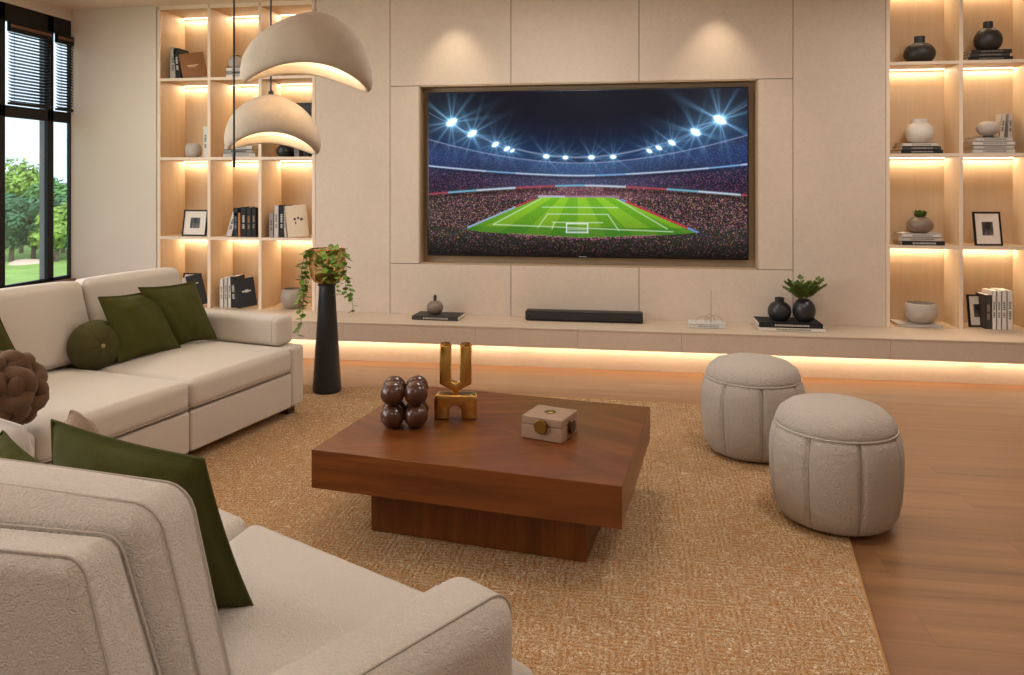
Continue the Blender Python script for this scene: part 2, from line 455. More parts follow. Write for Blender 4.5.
mb = MB().box((SHR1, YW, 0), (XR, 6.0, ZC)); struct('wall_back_right', mb, M_wall)
# black window frames
def window(name, y0, y1, blind=True):
    mb = MB(); X0, X1 = XL - .034, XL - .002
    mb.box((X0, y0, WZ1 - .13), (X1, y1, WZ1), bev=.003)
    mb.box((X0, y0, WZ0 + .018), (X1, y1, WZ0 + .045), bev=.003)
    mb.box((X0, y0, 1.765), (X1, y1, 1.85), bev=.003)
    mb.box((X0, y0, WZ0), (X1, y0 + .031, WZ1), bev=.003)
    mb.box((X0, y1 - .031 if y1 < 5.5 else y1 - .012, WZ0), (X1, y1, WZ1), bev=.003)
    w = struct(name, mb, M_black)
    if y1 < 5.5:
        fb = MB().box((XL - .088, y1 - .016, WZ0), (X0, y1 + .014, WZ1)); link('outer_post', fb, M_greypost, w, smooth=False)
    gb = MB().box((X0 + .012, y0 + .03, WZ0 + .03), (X0 + .018, y1 - .025, 1.77)); gb.box((X0 + .012, y0 + .03, 1.845), (X0 + .018, y1 - .025, WZ1 - .12))
    link('pane', gb, M_glass, w, smooth=False)
    return w
M_greypost = plain('grey_blue_frame', srgb(112, 116, 124), .5)
window('window_1', 5.296, 5.515); window('window_2', 4.83, 5.296)
for i, (a, b) in enumerate(((3.63, 4.83), (2.43, 3.63), (1.23, 2.43), (-.4, 1.23))): window('window_%d' % (i + 3), a, b)
def blind(y0, y1, label):
    t = thing('venetian_blind', label, 'blind', (XL + .0, (y0 + y1) / 2, 2.46), 0, 'venetian blinds over the upper window panes')
    mb = MB().box((XL + .001, y0, 2.385), (XL + .036, y1, 2.455), bev=.003); link('headrail', mb, M_black, t, world=True)
    mb = MB().box((XL + .034, y0, 2.415), (XL + .039, y1, 2.435), bev=.002); link('trim_strip', mb, M_bronze, t, world=True)  # bronze-coloured strip standing in for the reflection of the bay's top reveal
    mb = MB(); z = 2.372
    R = Matrix.Rotation(math.radians(32), 4, 'Y')
    while z > 1.875:
        mb.box((-.017, y0 + .004, -.001), (.017, y1 - .004, .001), Matrix.Translation((XL + .019, 0, z)) @ R); z -= .0235
    link('slats', mb, M_black, t, world=True, smooth=False)
    mb = MB().box((XL + .004, y0, 1.855), (XL + .034, y1, 1.872), bev=.003); link('bottom_rail', mb, M_black, t, world=True)
    for y in (y0 + .05, y1 - .05):
        mb = MB().tube([(XL + .019, y, 1.86), (XL + .019, y, 2.39)], .0012, 5); link('ladder_cord', mb, M_black, t, world=True)
blind(5.33, 5.50, 'black venetian blind on the narrow upper pane touching the plain wall')
blind(4.87, 5.262, 'black venetian blind on the upper pane at the left edge of the photo')
# toe plinth + floating bench
BZ0, BZ1, BY = .170, .305, 5.12
mb = MB().box((SHL0, 5.275, 0), (XR, 5.9, BZ0)); struct('trim_2', mb, M_bench)
bench = thing('floating_bench', 'long pale stone media bench under the television with glowing underside', 'bench', (0, 5.3, BZ0))
mb = MB()
bx = [SHL0 + .01, -2.0, -1.05, -.35, .335, 1.63, XR - .01]
for a, b in zip(bx[:-1], bx[1:]): mb.box((a + .001, BY, BZ0), (b - .001, BY + .03, BZ1 - .012))
mb.box((bx[0], BY + .03, BZ0 + .004), (bx[-1], YW - .002, BZ1 - .012))
link('bench_front', mb, M_bench, bench, world=True, smooth=False)
mb = MB().box((bx[0], BY - .003, BZ1 - .012), (bx[-1], YW - .002, BZ1), bev=.002); link('bench_top', mb, M_bench, bench, world=True)
mb = MB().box((bx[0], 5.235, BZ0 - .006), (bx[-1], 5.25, BZ0 + .003)); link('light_strip', mb, M_led, bench, world=True, smooth=False)
for k in range(5):
    x = -2.9 + k * 1.45
    area('bench_strip_light', (x, 5.235, BZ0 - .012), (0, 0.25, -1), 1.42, 2.0, LEDC, size_y=.012)

# shelves
LV = [.305, .862, 1.487, 2.112, ZC - .03]
def shelf_unit(name, label, cols, x0, x1, depth, e_led):
    t = thing(name, label, 'bookcase', ((x0 + x1) / 2, YW, BZ1 if False else 0.0))
    yb = YW + depth
    mb = MB().box((x0, yb, .0), (x1, yb + .02, ZC)); link('back_panel', mb, M_shelf, t, world=True, smooth=False)
    w = .012
    for i, x in enumerate(cols):
        mb = MB().box((x - w, YW + .002, 0 if i in (0, len(cols) - 1) else LV[0]), (x + w, yb, ZC)); o = link('divider', mb, M_shelf, t, world=True, smooth=False)
        mb = MB().box((x - w, YW - .002, LV[0]), (x + w, YW + .002, ZC - .03)); link('edge_band', mb, M_edge, o, world=True, smooth=False)
    for a, b in zip(cols[:-1], cols[1:]):
        for j, z in enumerate(LV):
            th = .022 if j < 4 else .03
            zz = z - th if j else z - .004
            if j == 4: zz = z
            mb = MB().box((a + w, YW + .002, zz), (b - w, yb, z if j < 4 else ZC))
            if j == 0: mb = MB().box((a + w, YW + .002, .2), (b - w, yb, z))
            o = link('shelf_board', mb, M_shelf, t, world=True, smooth=False)
            if j:
                mb = MB().box((a + w, YW - .002, zz), (b - w, YW + .002, zz + th)); link('edge_band', mb, M_edge, o, world=True, smooth=False)
                mb = MB().box((a + w + .004, yb - .022, zz - .006), (b - w - .004, yb - .012, zz)); link('light_strip', mb, M_led, o, world=True, smooth=False)
                area('shelf_strip_light', ((a + b) / 2, yb - .024, zz - .010), (0, -.25, -1), b - a - 2 * w - .01, e_led, LEDC, size_y=.012)
    return t
shelf_unit('bookcase', 'lit pale wood bookcase of three columns left of the television wall', [-3.688, -3.26, -2.834, -2.396], SHL0, SHL1, .34, 1.35)
shelf_unit('bookcase', 'lit pale wood bookcase of two columns right of the television wall', [1.740, 2.203, 2.648], SHR0, SHR1, .25, 1.25)

# ---------------------------------------------------------------- television
def stadium(nx, ny):
    rng = np.random.default_rng(4)
    U, V = np.meshgrid((np.arange(nx) + .5) / nx, (np.arange(ny) + .5) / ny)
    X = 80 + 855 * U; Y = 92 + 436 * V
    dx = np.abs(X - 500) / 420
    img = np.zeros((ny, nx, 3)) + np.array([.002, .003, .010])
    img += np.clip((Y - 150) / 160, 0, 1)[..., None] * np.array([.004, .014, .05]) * (.5 + dx[..., None])
    def sm(k):
        q = rng.random((ny, nx)); q = .4 * q + .15 * (np.roll(q, 1, 0) + np.roll(q, -1, 0) + np.roll(q, 1, 1) + np.roll(q, -1, 1)); return np.clip((q - .5) * 1.9 + .5, 0, 1)
    n1 = sm(0); n2 = .75 * n1 + .25 * sm(1); n3 = .75 * n1 + .25 * sm(2)
    lamps = [(145,171,1.4),(203,202,1.2),(268,232,.9),(300,244,.8),(315,249,.6),(408,265,.8),(460,268,.7),(530,268,.8),(588,267,.75),(683,252,.7),(708,244,.75),(742,231,.9),(803,204,1.2),(865,173,1.5)]
    top = 283 - 66 * dx ** 1.8
    r1 = 316 - 27 * dx ** 1.6
    r2 = 342 + 24 * dx ** 1.5
    def put(mask, col, a=1.0):
        m = (mask * a)[..., None]
        img[...] = img * (1 - m) + np.array(col) * m if not isinstance(col, np.ndarray) else img * (1 - m) + col * m
    S = lambda v: 1 / (1 + np.exp(-v))
    crowd = lambda b, k: np.stack([b[0] * (.35 + k * n1 ** 4), b[1] * (.35 + k * n2 ** 4), b[2] * (.45 + k * n3 ** 4)], -1)
    t1 = (Y > top) & (Y <= r1); put(t1, crowd((.018, .018, .045), 3.2))
    ctr = np.exp(-((X - 500) / 190) ** 2)
    img += (t1 * ctr)[..., None] * np.array([.02, .06, .13])
    t2 = (Y > r1) & (Y <= r2); put(t2, crowd((.028, .016, .032), 5.0))
    img += (t2 * ctr)[..., None] * np.array([.03, .05, .10])
    t3 = (Y > r2); put(t3, crowd((.044, .030, .028), 8.0))
    img += (t3 * ctr * (Y < 380))[..., None] * np.array([.09, .03, .05])
    # tier shade under each ribbon
    img *= 1 - .6 * np.exp(-((Y - (r2 + 8)) / 5) ** 2)[..., None] * (dx[..., None] > .15)
    img *= 1 - .5 * np.exp(-((Y - (r1 + 7)) / 4) ** 2)[..., None]
    # ribbons
    seg = (np.floor(X / 27) * 7919 % 11) / 11
    rc = np.where((seg > .62)[..., None], np.array([.38, .06, .08]), np.where((seg > .3)[..., None], np.array([.16, .45, .62]), np.array([.55, .66, .78])))
    put(np.exp(-((Y - r2) / 2.4) ** 2), rc, .85)
    put(np.exp(-((Y - r1) / 1.9) ** 2), np.where((seg > .2)[..., None], np.array([.50, .62, .80]), np.array([.2, .4, .7])), .85)
    put(np.exp(-((Y - (top)) / 1.6) ** 2), [.22, .25, .38], .7)
    rim = 268 - 95 * (np.abs(X - 500) / 365) ** 1.9
    put(np.exp(-((Y - rim) / 2.2) ** 2) * (X > 330) * (X < 690), [.25, .32, .45], .6)
    put(np.exp(-((Y - rim) / 1.3) ** 2), [.16, .2, .32], .6)
    # pitch
    lx = 395 - (Y - 373) * (200 / 84); rx = 592 + (Y - 375) * (226 / 95)
    by = 457 + 22 * np.clip(1 - np.abs(X - 505) / 320, 0, 1) ** .55
    pitch = (Y > 373) & (X > lx) & (X < rx) & (Y < by + 3)
    vx = 493 + (X - 493) / (np.maximum(Y - 330, 5) / 100)
    stripe = np.sin((vx - 493) / 16.5) > 0
    gcol = np.where(stripe[..., None], np.array([.20, .42, .02]), np.array([.12, .33, .015]))
    gcol = gcol * (1.25 - .65 * np.clip((Y - 373) / 100, 0, 1))[..., None] * (.92 + .16 * n1[..., None])
    put(pitch.astype(float), gcol)
    near = (Y > 452) & pitch; put(near.astype(float), [.02, .14, .015], .55)
    # boards
    put(((X > lx - 13) & (X <= lx - 1) & (Y > 378) & (Y < 462)).astype(float), np.where((seg > .5)[..., None], np.array([.45, .04, .06]), np.array([.30, .45, .62])), .8)
    put(((X < rx + 15) & (X >= rx + 1) & (Y > 378) & (Y < 472)).astype(float), np.where((seg > .45)[..., None], np.array([.5, .04, .06]), np.array([.16, .28, .60])), .8)
    put(((Y > 368) & (Y < 374) & (X > 385) & (X < 605)).astype(float), np.where((seg > .5)[..., None], np.array([.5, .5, .6]), np.array([.35, .2, .3])), .7)
    def line(x0, y0, x1, y1, w=1.3, c=(.75, .9, .6), a=.8):
        L = math.hypot(x1 - x0, y1 - y0); t = np.clip(((X - x0) * (x1 - x0) + (Y - y0) * (y1 - y0)) / L ** 2, 0, 1)
        d = np.hypot(X - x0 - t * (x1 - x0), Y - y0 - t * (y1 - y0)); put(np.exp(-(d / w) ** 2), list(c), a)
    for l in ((412,418,575,418),(412,418,385,454),(575,420,603,460),(425,440,560,440),(430,440,424,457),(262,447,745,462),(262,447,395,376),(730,455,598,378),(398,400,600,400)): line(*l, a=.55)
    line(463, 443, 520, 443, 1.6, (.9, .9, .9)); line(463, 443, 463, 466, 1.4, (.9, .9, .9)); line(520, 443, 520, 466, 1.4, (.9, .9, .9)); line(463, 466, 520, 466, 2.2, (.7, .8, .75), .7); line(466, 458, 517, 458, 2, (.6,.7,.6), .5)
    # near crowd
    nb = (Y > by) & (~pitch)
    lowc = (Y > by + 2) | ((Y > 455 + 0 * X) & ((X < 190) | (X > 815)))
    k = np.clip((528 - Y) / 60, .05, 1)
    blob = n1 * .5 + .5 * np.roll(n1, 1, 0)
    cc = np.stack([.03 + .5 * blob ** 7, .03 + .42 * n2 ** 8, .02 + .36 * n3 ** 7], -1) * k[..., None] * .7
    put(lowc.astype(float), cc, .93)
    put((np.abs(Y - by - 3) < 4) * (X > 300) * (X < 700) * (n2 > .55), [.5, .12, .25], .5)
    # lamps with glow and rays
    for (x, y, s) in lamps:
        d = np.hypot((X - x), (Y - y) * 1.15); th = np.arctan2(Y - y, X - x)
        rays = np.abs(np.cos(th * 4 + x)) ** 30 + .7 * np.abs(np.cos(th * 3 + .7 + x)) ** 40
        gl = s * (.9 * np.exp(-(d / (8 * s)) ** 2) * 2 + .30 * np.exp(-d / (15 * s)) + .55 * rays * np.exp(-d / (22 * s)))
        img += gl[..., None] * np.array([.28, .62, 1.0])
        core = np.exp(-(np.hypot((X - x) / 1.7, Y - y + (X - x) * (.45 if x < 350 else -.45 if x > 650 else 0)) / (5.5 * s)) ** 4)
        img += core[..., None] * np.array([1.6, 1.8, 2])
    img += (np.exp(-((Y - 262) / 40) ** 2) * (.4 + dx))[..., None] * np.array([.002, .018, .06])
    return np.clip(img, 0, 1.3)
TV = (-1.508, .829, .740, 1.968)
tv = thing('television', 'large flat television showing a floodlit football stadium, set in the wall niche', 'television', ((TV[0] + TV[1]) / 2, YW + .06, TV[2]))
mb = MB().box((TV[0], YW + .035, TV[2]), (TV[1], YW + .09, TV[3]), bev=.004); link('casing', mb, M_screenbez, tv, world=True)
mb = MB().box((TV[0] + .4, YW + .09, TV[2] + .3), (TV[1] - .4, YW + .108, TV[3] - .3)); link('wall_bracket', mb, M_black, tv, world=True)
nx, ny = 600, 312
img = stadium(nx, ny)[::-1]
x0, x1, z0, z1 = TV[0] + .012, TV[1] - .010, TV[2] + .014, TV[3] - .010
vx = np.linspace(x0, x1, nx + 1) - tv.location.x; vz = np.linspace(z0, z1, ny + 1) - tv.location.z
gx, gz = np.meshgrid(vx, vz); co = np.stack([gx, np.full_like(gx, YW + .0335 - tv.location.y), gz], -1).reshape(-1, 3)
ii = np.arange(nx)[None, :] + (nx + 1) * np.arange(ny)[:, None]
fc = np.stack([ii, ii + 1, ii + nx + 2, ii + nx + 1], -1).reshape(-1, 4)
me = bpy.data.meshes.new('screen'); me.vertices.add(len(co)); me.vertices.foreach_set('co', co.ravel())
me.loops.add(fc.size); me.loops.foreach_set('vertex_index', fc.ravel())
me.polygons.add(len(fc)); me.polygons.foreach_set('loop_start', np.arange(0, fc.size, 4)); me.update(calc_edges=True); me.validate()
ca = me.color_attributes.new('picture', 'FLOAT_COLOR', 'CORNER')
cols = np.concatenate([img.reshape(-1, 3), np.ones((nx * ny, 1))], 1).repeat(4, 0); ca.data.foreach_set('color', cols.ravel().astype(np.float32))
m, nt, bs, nd, lk = base_mat('screen_picture')
at = nt.nodes.new('ShaderNodeAttribute'); at.attribute_name = 'picture'
bs.inputs['Base Color'].default_value = (.004, .004, .005, 1); bs.inputs['Roughness'].default_value = .25; bs.inputs['Specular IOR Level'].default_value = .2
lk.new(at.outputs['Color'], bs.inputs['Emission Color']); bs.inputs['Emission Strength'].default_value = 1.0
me.materials.append(m); so = bpy.data.objects.new('screen', me); COL.objects.link(so); so.parent = tv
lx = (TV[0] + TV[1]) / 2
mb = MB()
for k in range(7): mb.box((lx - .028 + k * .008, YW + .0325, TV[2] + .004), (lx - .023 + k * .008, YW + .0345, TV[2] + .010))
link('maker_badge', mb, plain('badge_silver', srgb(170, 170, 175), .3), tv, world=True, smooth=False)

# ---------------------------------------------------------------- rug
mb = MB(); RZ = .012
q = [(-2.95, 4.56), (1.005, 4.50), (.545, 1.25), (-2.95, 1.25)]
ns = 30
def rq(a, b):
    t = Vector((*q[0], 0)).lerp(Vector((*q[1], 0)), a); d = Vector((*q[3], 0)).lerp(Vector((*q[2], 0)), a); return t.lerp(d, b)
vs = [rq(i / ns, j / ns) + Vector((0, 0, z)) for z in (RZ, .001) for j in range(ns + 1) for i in range(ns + 1)]
K = (ns + 1) ** 2; fs = []
for j in range(ns):
    for i in range(ns):
        a = j * (ns + 1) + i; fs.append((a, a + ns + 1, a + ns + 2, a + 1)); fs.append(tuple(K + t for t in (a, a + 1, a + ns + 2, a + ns + 1)))
per = [i for i in range(ns + 1)] + [(j + 1) * (ns + 1) - 1 for j in range(1, ns + 1)] + [ns * (ns + 1) + i for i in range(ns - 1, -1, -1)] + [j * (ns + 1) for j in range(ns - 1, 0, -1)]
for a, b in zip(per, per[1:] + per[:1]): fs.append((a, b, K + b, K + a))
mb.add(vs, fs); rug = link('area_rug', mb, M_rug, None, loc=(0, 0, 0), smooth=False)
tag(rug, 'large golden jute woven rug under the coffee table', 'rug')
rb = MB(); E = [rq(0, 0), rq(1, 0), rq(1, 1), rq(0, 1)]
for a, b in zip(E, E[1:] + E[:1]): rb.tube([a + Vector((0, 0, .007)), b + Vector((0, 0, .007))], .0065, 8)
link('bound_edge', rb, plain('rug_binding', srgb(170, 126, 78), .9, bmp=.4), rug)
FZ = RZ + .001

# ---------------------------------------------------------------- upholstery helpers
def tri(c):
    """c: 8 corners (x-,y-,z-)...; returns map from [-1,1]^3"""
    c = [Vector(p) for p in c]
    def f(x, y, z):
        x, y, z = (x + 1) / 2, (y + 1) / 2, (z + 1) / 2
        a = c[0].lerp(c[1], x).lerp(c[3].lerp(c[2], x), y); b = c[4].lerp(c[5], x).lerp(c[7].lerp(c[6], x), y)
        return a.lerp(b, z)
    return f
def soft8(mb, c, r, puff=(0, 0, 0), n=8, rs=3, power=2.0):
    c = [Vector(p) for p in c]
    h = (((c[1] - c[0]).length + (c[6] - c[7]).length) / 4, ((c[3] - c[0]).length + (c[6] - c[5]).length) / 4, ((c[4] - c[0]).length + (c[6] - c[2]).length) / 4)
    f = tri(c); g_ = lambda p: f(p.x / h[0], p.y / h[1], p.z / h[2])
    mb.soft(h, r, g_, puff, rs, n, power=power); return f, h
def ring_path(f, h, r, z, n=8, axis=2, k=.29, grow=1.0):
    """rounded-rectangle path at z (normalised) hugging the rounded edge"""
    a, b = [i for i in range(3) if i != axis]
    pts = []
    ha, hb = h[a], h[b]; rr = r
    ia, ib = ha - rr, hb - rr
    for cx_, cy_, s0 in ((ia, ib, 0), (-ia, ib, 1), (-ia, -ib, 2), (ia, -ib, 3)):
        for i in range(5):
            w = PI / 2 * (s0 + i / 4); pts.append((cx_ + rr * math.cos(w), cy_ + rr * math.sin(w)))
    out = []
    for (p, qq), (p2, q2) in zip(pts, pts[1:] + pts[:1]):
        m_ = 6 if math.hypot(p2 - p, q2 - qq) > rr else 1
        for i in range(m_):
            t = i / m_; u_, v_ = (p + (p2 - p) * t) / ha * grow, (qq + (q2 - qq) * t) / hb * grow
            arg = [0, 0, 0]; arg[a] = u_; arg[b] = v_; arg[axis] = z; out.append(f(*arg))
    return out
def box8(x0, x1, y0, y1, z0, z1):
    return [(x0,y0,z0),(x1,y0,z0),(x1,y1,z0),(x0,y1,z0),(x0,y0,z1),(x1,y0,z1),(x1,y1,z1),(x0,y1,z1)]
def cushion(name, c, r, mat, parent, puff=(0, 0, 0), world=False, pipe=True, axis=2, n=8, zs=(-.62, .62)):
    mb = MB(); f, h = soft8(mb, c, r, puff, n); o = link(name, mb, mat, parent, world=world, angle=80)
    if pipe:
        pb = MB()
        for z in zs: pb.tube(ring_path(f, h, r, z, axis=axis, grow=1.0), .0022, 6, closed=True)
        link('piping', pb, M_pipe, o, world=world)
    return o

# ---------------------------------------------------------------- sofa along the window: local +x faces the room, +y runs to the shelves
sofa = thing('sofa', 'long cream sofa along the window with olive pillows on it', 'sofa', (-1.806, 4.019, FZ), math.radians(-12))
SY0, SY1 = -3.35, 0.0
cushion('base', box8(-1.0, -.02, SY0, -.10, .045, .235), .02, M_sofa, sofa, pipe=False)
sw = .74
ys = [-.10 - sw * k for k in range(5)]; yk = [-.075, -.72, -1.46, -2.20, -2.95]
ys[-1] = SY0 + .10; yk[-1] = SY0 + .09
for i, (b, a) in enumerate(zip(ys[:-1], ys[1:])):
    cushion('seat_cushion', box8(-.86, .012, a + .003, b - .003, .243, .378), .035, M_sofa, sofa, (.004, .0, .030), zs=(-.8,), n=8)
    cushion('front_panel', box8(-.03, .004, a + .004, b - .004, .05, .236), .012, M_sofa, sofa, pipe=False, n=2)
    # back cushion, leaning
    a, b = yk[i + 1], yk[i]
    c = [(-.84, a + .004, .40), (-.68, a + .004, .40), (-.68, b - .004, .40), (-.84, b - .004, .40),
         (-.93, a + .006, .775), (-.80, a + .006, .785), (-.80, b - .006, .785), (-.93, b - .006, .775)]
    cushion('back_cushion', c, .04, M_sofa, sofa, (.025, 0, .008), axis=0, zs=(.55,), n=8)
cushion('back_frame', [(-1.02, SY0, .045), (-.87, SY0, .045), (-.87, -.0, .045), (-1.02, -.0, .045), (-1.06, SY0, .66), (-.945, SY0, .66), (-.945, -.0, .66), (-1.06, -.0, .66)], .03, M_sofa, sofa, pipe=False)
for y0 in (SY0, -.10):
    cushion('arm_post', box8(-1.0, .004, y0, y0 + .108, .045, .376), .022, M_sofa, sofa, pipe=False, n=4)
    cushion('armrest', box8(-.90, -.070, y0 - .030, y0 + .112, .377, .535), .028, M_sofa, sofa, (0, 0, .004), axis=0, zs=(.90,), n=6)
for x_, y_ in ((-.07, -.05), (-.93, -.05), (-.07, SY0 + .05), (-.93, SY0 + .05), (-.07, -1.6), (-.93, -1.6)):
    mb = MB().box((x_ - .03, y_ - .03, 0), (x_ + .03, y_ + .03, .05), bev=.004); link('leg', mb, plain('dark_wood_foot', srgb(58, 36, 26), .4), sofa)

# ---------------------------------------------------------------- nearer sofa (seen from behind)
sofa2 = thing('sofa', 'nearest cream boucle sofa seen from behind, its arm at the bottom of the photo', 'sofa', (-.9, 1.35, FZ))
A_in0, A_in1 = Vector((-.70, .80)), Vector((-.316, 1.392))
adir = (A_in1 - A_in0).normalized(); anor = Vector((adir.y, -adir.x))
def v3(p, z): return (p[0], p[1], z)
# base block
cushion('base', [(-2.05, 1.00, .045), (-.66, .98, .045), (-.30, 1.46, .045), (-2.05, 2.26, .045), (-2.05, 1.00, .26), (-.66, .98, .26), (-.30, 1.46, .26), (-2.05, 2.26, .26)], .02, M_boucle, sofa2, world=True, pipe=False)
# seat cushions
S = lambda t: Vector((-1.083, 1.929)).lerp(Vector((-.465, 1.62)), t)
f1, f2, f3 = Vector((-.985, 1.885)), Vector((-.30, 1.542)), Vector((-1.72, 2.25))
b1, b2, b3 = Vector((-1.05, 1.12)), Vector((-.52, 1.10)), Vector((-1.95, 1.16))
def seat(fl, fr, br, bl, zt, nm='seat_cushion'):
    z0 = .262
    c = [v3(bl, z0), v3(br, z0), v3(fr, z0), v3(fl, z0), v3(bl, zt), v3(br, zt), v3(fr, zt), v3(fl, zt)]
    cushion(nm, c, .04, M_boucle, sofa2, (0, 0, .012), world=True, zs=(-.75,), n=10)
seat(f1, f2, b2, b1, .415); seat(f3, f1 + Vector((-.006, .003)), b1 + Vector((-.006, 0)), b3, .410)
# back cushions
cushion('back_cushion', [(-1.30, 1.135, .40), (-.680, 1.135, .40), (-.685, 1.265, .40), (-1.30, 1.285, .40),
                         (-1.30, 1.115, .795), (-.762, 1.105, .770), (-.752, 1.240, .775), (-1.30, 1.265, .80)], .045, M_boucle, sofa2, (0, .02, .006), world=True, axis=1, zs=(-.55, .62), n=8)
cushion('back_cushion', [(-1.95, 1.135, .40), (-1.306, 1.135, .40), (-1.306, 1.285, .40), (-1.95, 1.285, .40),
                         (-1.95, 1.115, .795), (-1.306, 1.115, .795), (-1.306, 1.265, .80), (-1.95, 1.265, .80)], .045, M_boucle, sofa2, (0, .02, .006), world=True, axis=1, zs=(-.55, .62), n=8)
cushion('back_frame', [(-2.0, 1.02, .045), (-.650, 1.02, .045), (-.585, 1.128, .045), (-2.0, 1.128, .045),
                       (-2.0, 1.012, .750), (-.812, 1.012, .735), (-.800, 1.106, .738), (-2.0, 1.112, .750)], .03, M_boucle, sofa2, world=True, axis=1, zs=(-.70, .8), n=8)
# arm post and armrest
def armbox(nm, i0, i1, wid, z0, z1, r, puff, **kw):
    o0, o1 = i0 + anor * wid, i1 + anor * wid
    c = [v3(i0, z0), v3(o0, z0), v3(o1, z0), v3(i1, z0), v3(i0, z1), v3(o0, z1), v3(o1, z1), v3(i1, z1)]
    return cushion(nm, c, r, M_boucle, sofa2, puff, world=True, **kw)
armbox('arm_post', A_in0 + anor * .02, A_in1 + adir * .055 + anor * .012, .150, .045, .435, .035, (0, 0, 0), pipe=False, n=4)
armbox('armrest', A_in0, A_in1, .160, .40, .588, .05, (0, 0, .006), axis=0, zs=(.62,), n=8)
for p in ((-.36, 1.36), (-.62, 1.0), (-1.9, 1.08), (-1.9, 2.1)):
    mb = MB().box((p[0] - .03, p[1] - .03, FZ), (p[0] + .03, p[1] + .03, FZ + .045), bev=.004); link('leg', mb, plain('dark_wood_foot', srgb(58, 36, 26), .4), sofa2, world=True)

# ---------------------------------------------------------------- pillows
def pillow(label, bl, br, tr, tl, th, mat, flip=False, seam=True, name='throw_pillow', group=None, n=22, pinch=.07):
    P = [Vector(p) for p in (bl, br, tr, tl)]
    c = sum(P, Vector()) / 4; nrm = ((P[1] - P[0]).cross(P[3] - P[0])).normalized()
    if flip: nrm = -nrm
    root = thing(name, label, 'pillow', (c.x, c.y, min(p.z for p in P)), 0, group)
    mb = MB(); vs = []; fs = []
    def pt(i, j, s_):
        x, y = -1 + 2 * i / n, -1 + 2 * j / n
        ex = x * (1 - pinch * (1 - y * y) * 1.0 * abs(x) ** 2); ey = y * (1 - pinch * (1 - x * x) * abs(y) ** 2)
        a = P[0].lerp(P[1], (ex + 1) / 2); b = P[3].lerp(P[2], (ex + 1) / 2); p = a.lerp(b, (ey + 1) / 2)
        t = (max(0, 1 - x ** 2) ** .55) * (max(0, 1 - y ** 2) ** .55)
        wr = 1 + .22 * noise.noise(Vector((x * 2.0, y * 2.0, s_ * 3 + c.x * 7))) + .16 * noise.noise(Vector((x * 4.5 + y, y * 4.5 - x, s_ + c.x * 5))) * (.4 + x * x + y * y)
        return p + nrm * (s_ * th / 2 * t * wr)
    for s_ in (1, -1):
        for j in range(n + 1):
            for i in range(n + 1): vs.append(pt(i, j, s_))
    K = (n + 1) ** 2
    for j in range(n):
        for i in range(n):
            a = j * (n + 1) + i; fs.append((a, a + 1, a + n + 2, a + n + 1)); fs.append(tuple(K + t for t in (a, a + n + 1, a + n + 2, a + 1)))
    mb.add(vs, fs)
    bm_v = mb
    o = link('cover', bm_v, mat, root, world=True, angle=170)
    bm = bmesh.new(); bm.from_mesh(o.data); bmesh.ops.remove_doubles(bm, verts=bm.verts, dist=1e-5); bm.to_mesh(o.data); bm.free()
    pb = MB(); path = [pt(i, 0, 0) for i in range(n)] + [pt(n, j, 0) for j in range(n)] + [pt(n - i, n, 0) for i in range(n)] + [pt(0, n - j, 0) for j in range(n)]
    pb.tube(path, .0032, 6, closed=True); link('seam_cord', pb, mat, root, world=True)
    return root
Z1 = .415
pillow('square olive pillow leaning in the far corner of the window sofa', atZ(173, 347, Z1), atZ(217, 338.5, Z1), atZ(195, 281, .735), atZ(138, 287.5, .755), .13, M_olive)
pillow('square olive pillow between the round cushion and the far corner pillow', atZ(119, 362, Z1), atZ(181, 348.5, Z1), atZ(153.6, 289.5, .725), atZ(98, 297, .735), .14, M_olive)
pillow('olive pillow cut off by the left edge of the photo, on the window sofa', atZ(-45, 396, Z1), atZ(33, 380, Z1), atD(-6, 304, 3.28), atD(-92, 312, 3.02), .13, M_olive)
# round pillow with a button
rp = thing('round_pillow', 'round olive ball cushion with a button on the window sofa', 'pillow')
cpos = atD(95.5, 345.5, 3.72); rp.location = (cpos.x, cpos.y, cpos.z - .13)
nd_ = Vector((.80, -.52, .12)).normalized(); Rm = nd_.to_track_quat('Z', 'Y').to_matrix().to_4x4()
mb = MB(); pr = []
for i in range(25):
    w = PI * i / 24; pr.append((.124 * math.sin(w) ** .9 + 0, -.106 * math.cos(w) * (1 - .10 * math.exp(-(math.sin(w) / .16) ** 2))))
pr[0] = (0, pr[0][1]); pr[-1] = (0, pr[-1][1])
mb.lathe(pr, cpos, 40, M=Rm, fr=lambda w, z: 1 + .012 * abs(math.cos(w * 4)) ** .5 - .008)
link('cover', mb, M_olive2, rp, world=True, angle=170)
mb = MB(); pp = cpos + nd_ * .094; mb.lathe([(0, .008), (.008, .007), (.012, .002), (.011, -.004), (0, -.006)], pp, 16, M=Rm); link('button', mb, plain('olive_button', srgb(140, 130, 92), .4), rp, world=True)
mb = MB()
for k in range(6):
    w0 = PI * k / 3; path = []
    for i in range(13):
        a = math.radians(6) + (PI * .94) * i / 12; lp = Vector((.1245 * math.sin(a) ** .9 * math.cos(w0), .1245 * math.sin(a) ** .9 * math.sin(w0), .1065 * math.cos(a))); path.append(cpos + Rm @ lp)
    mb.tube(path, .0018, 5)
link('seam', mb, M_olive2, rp, world=True)
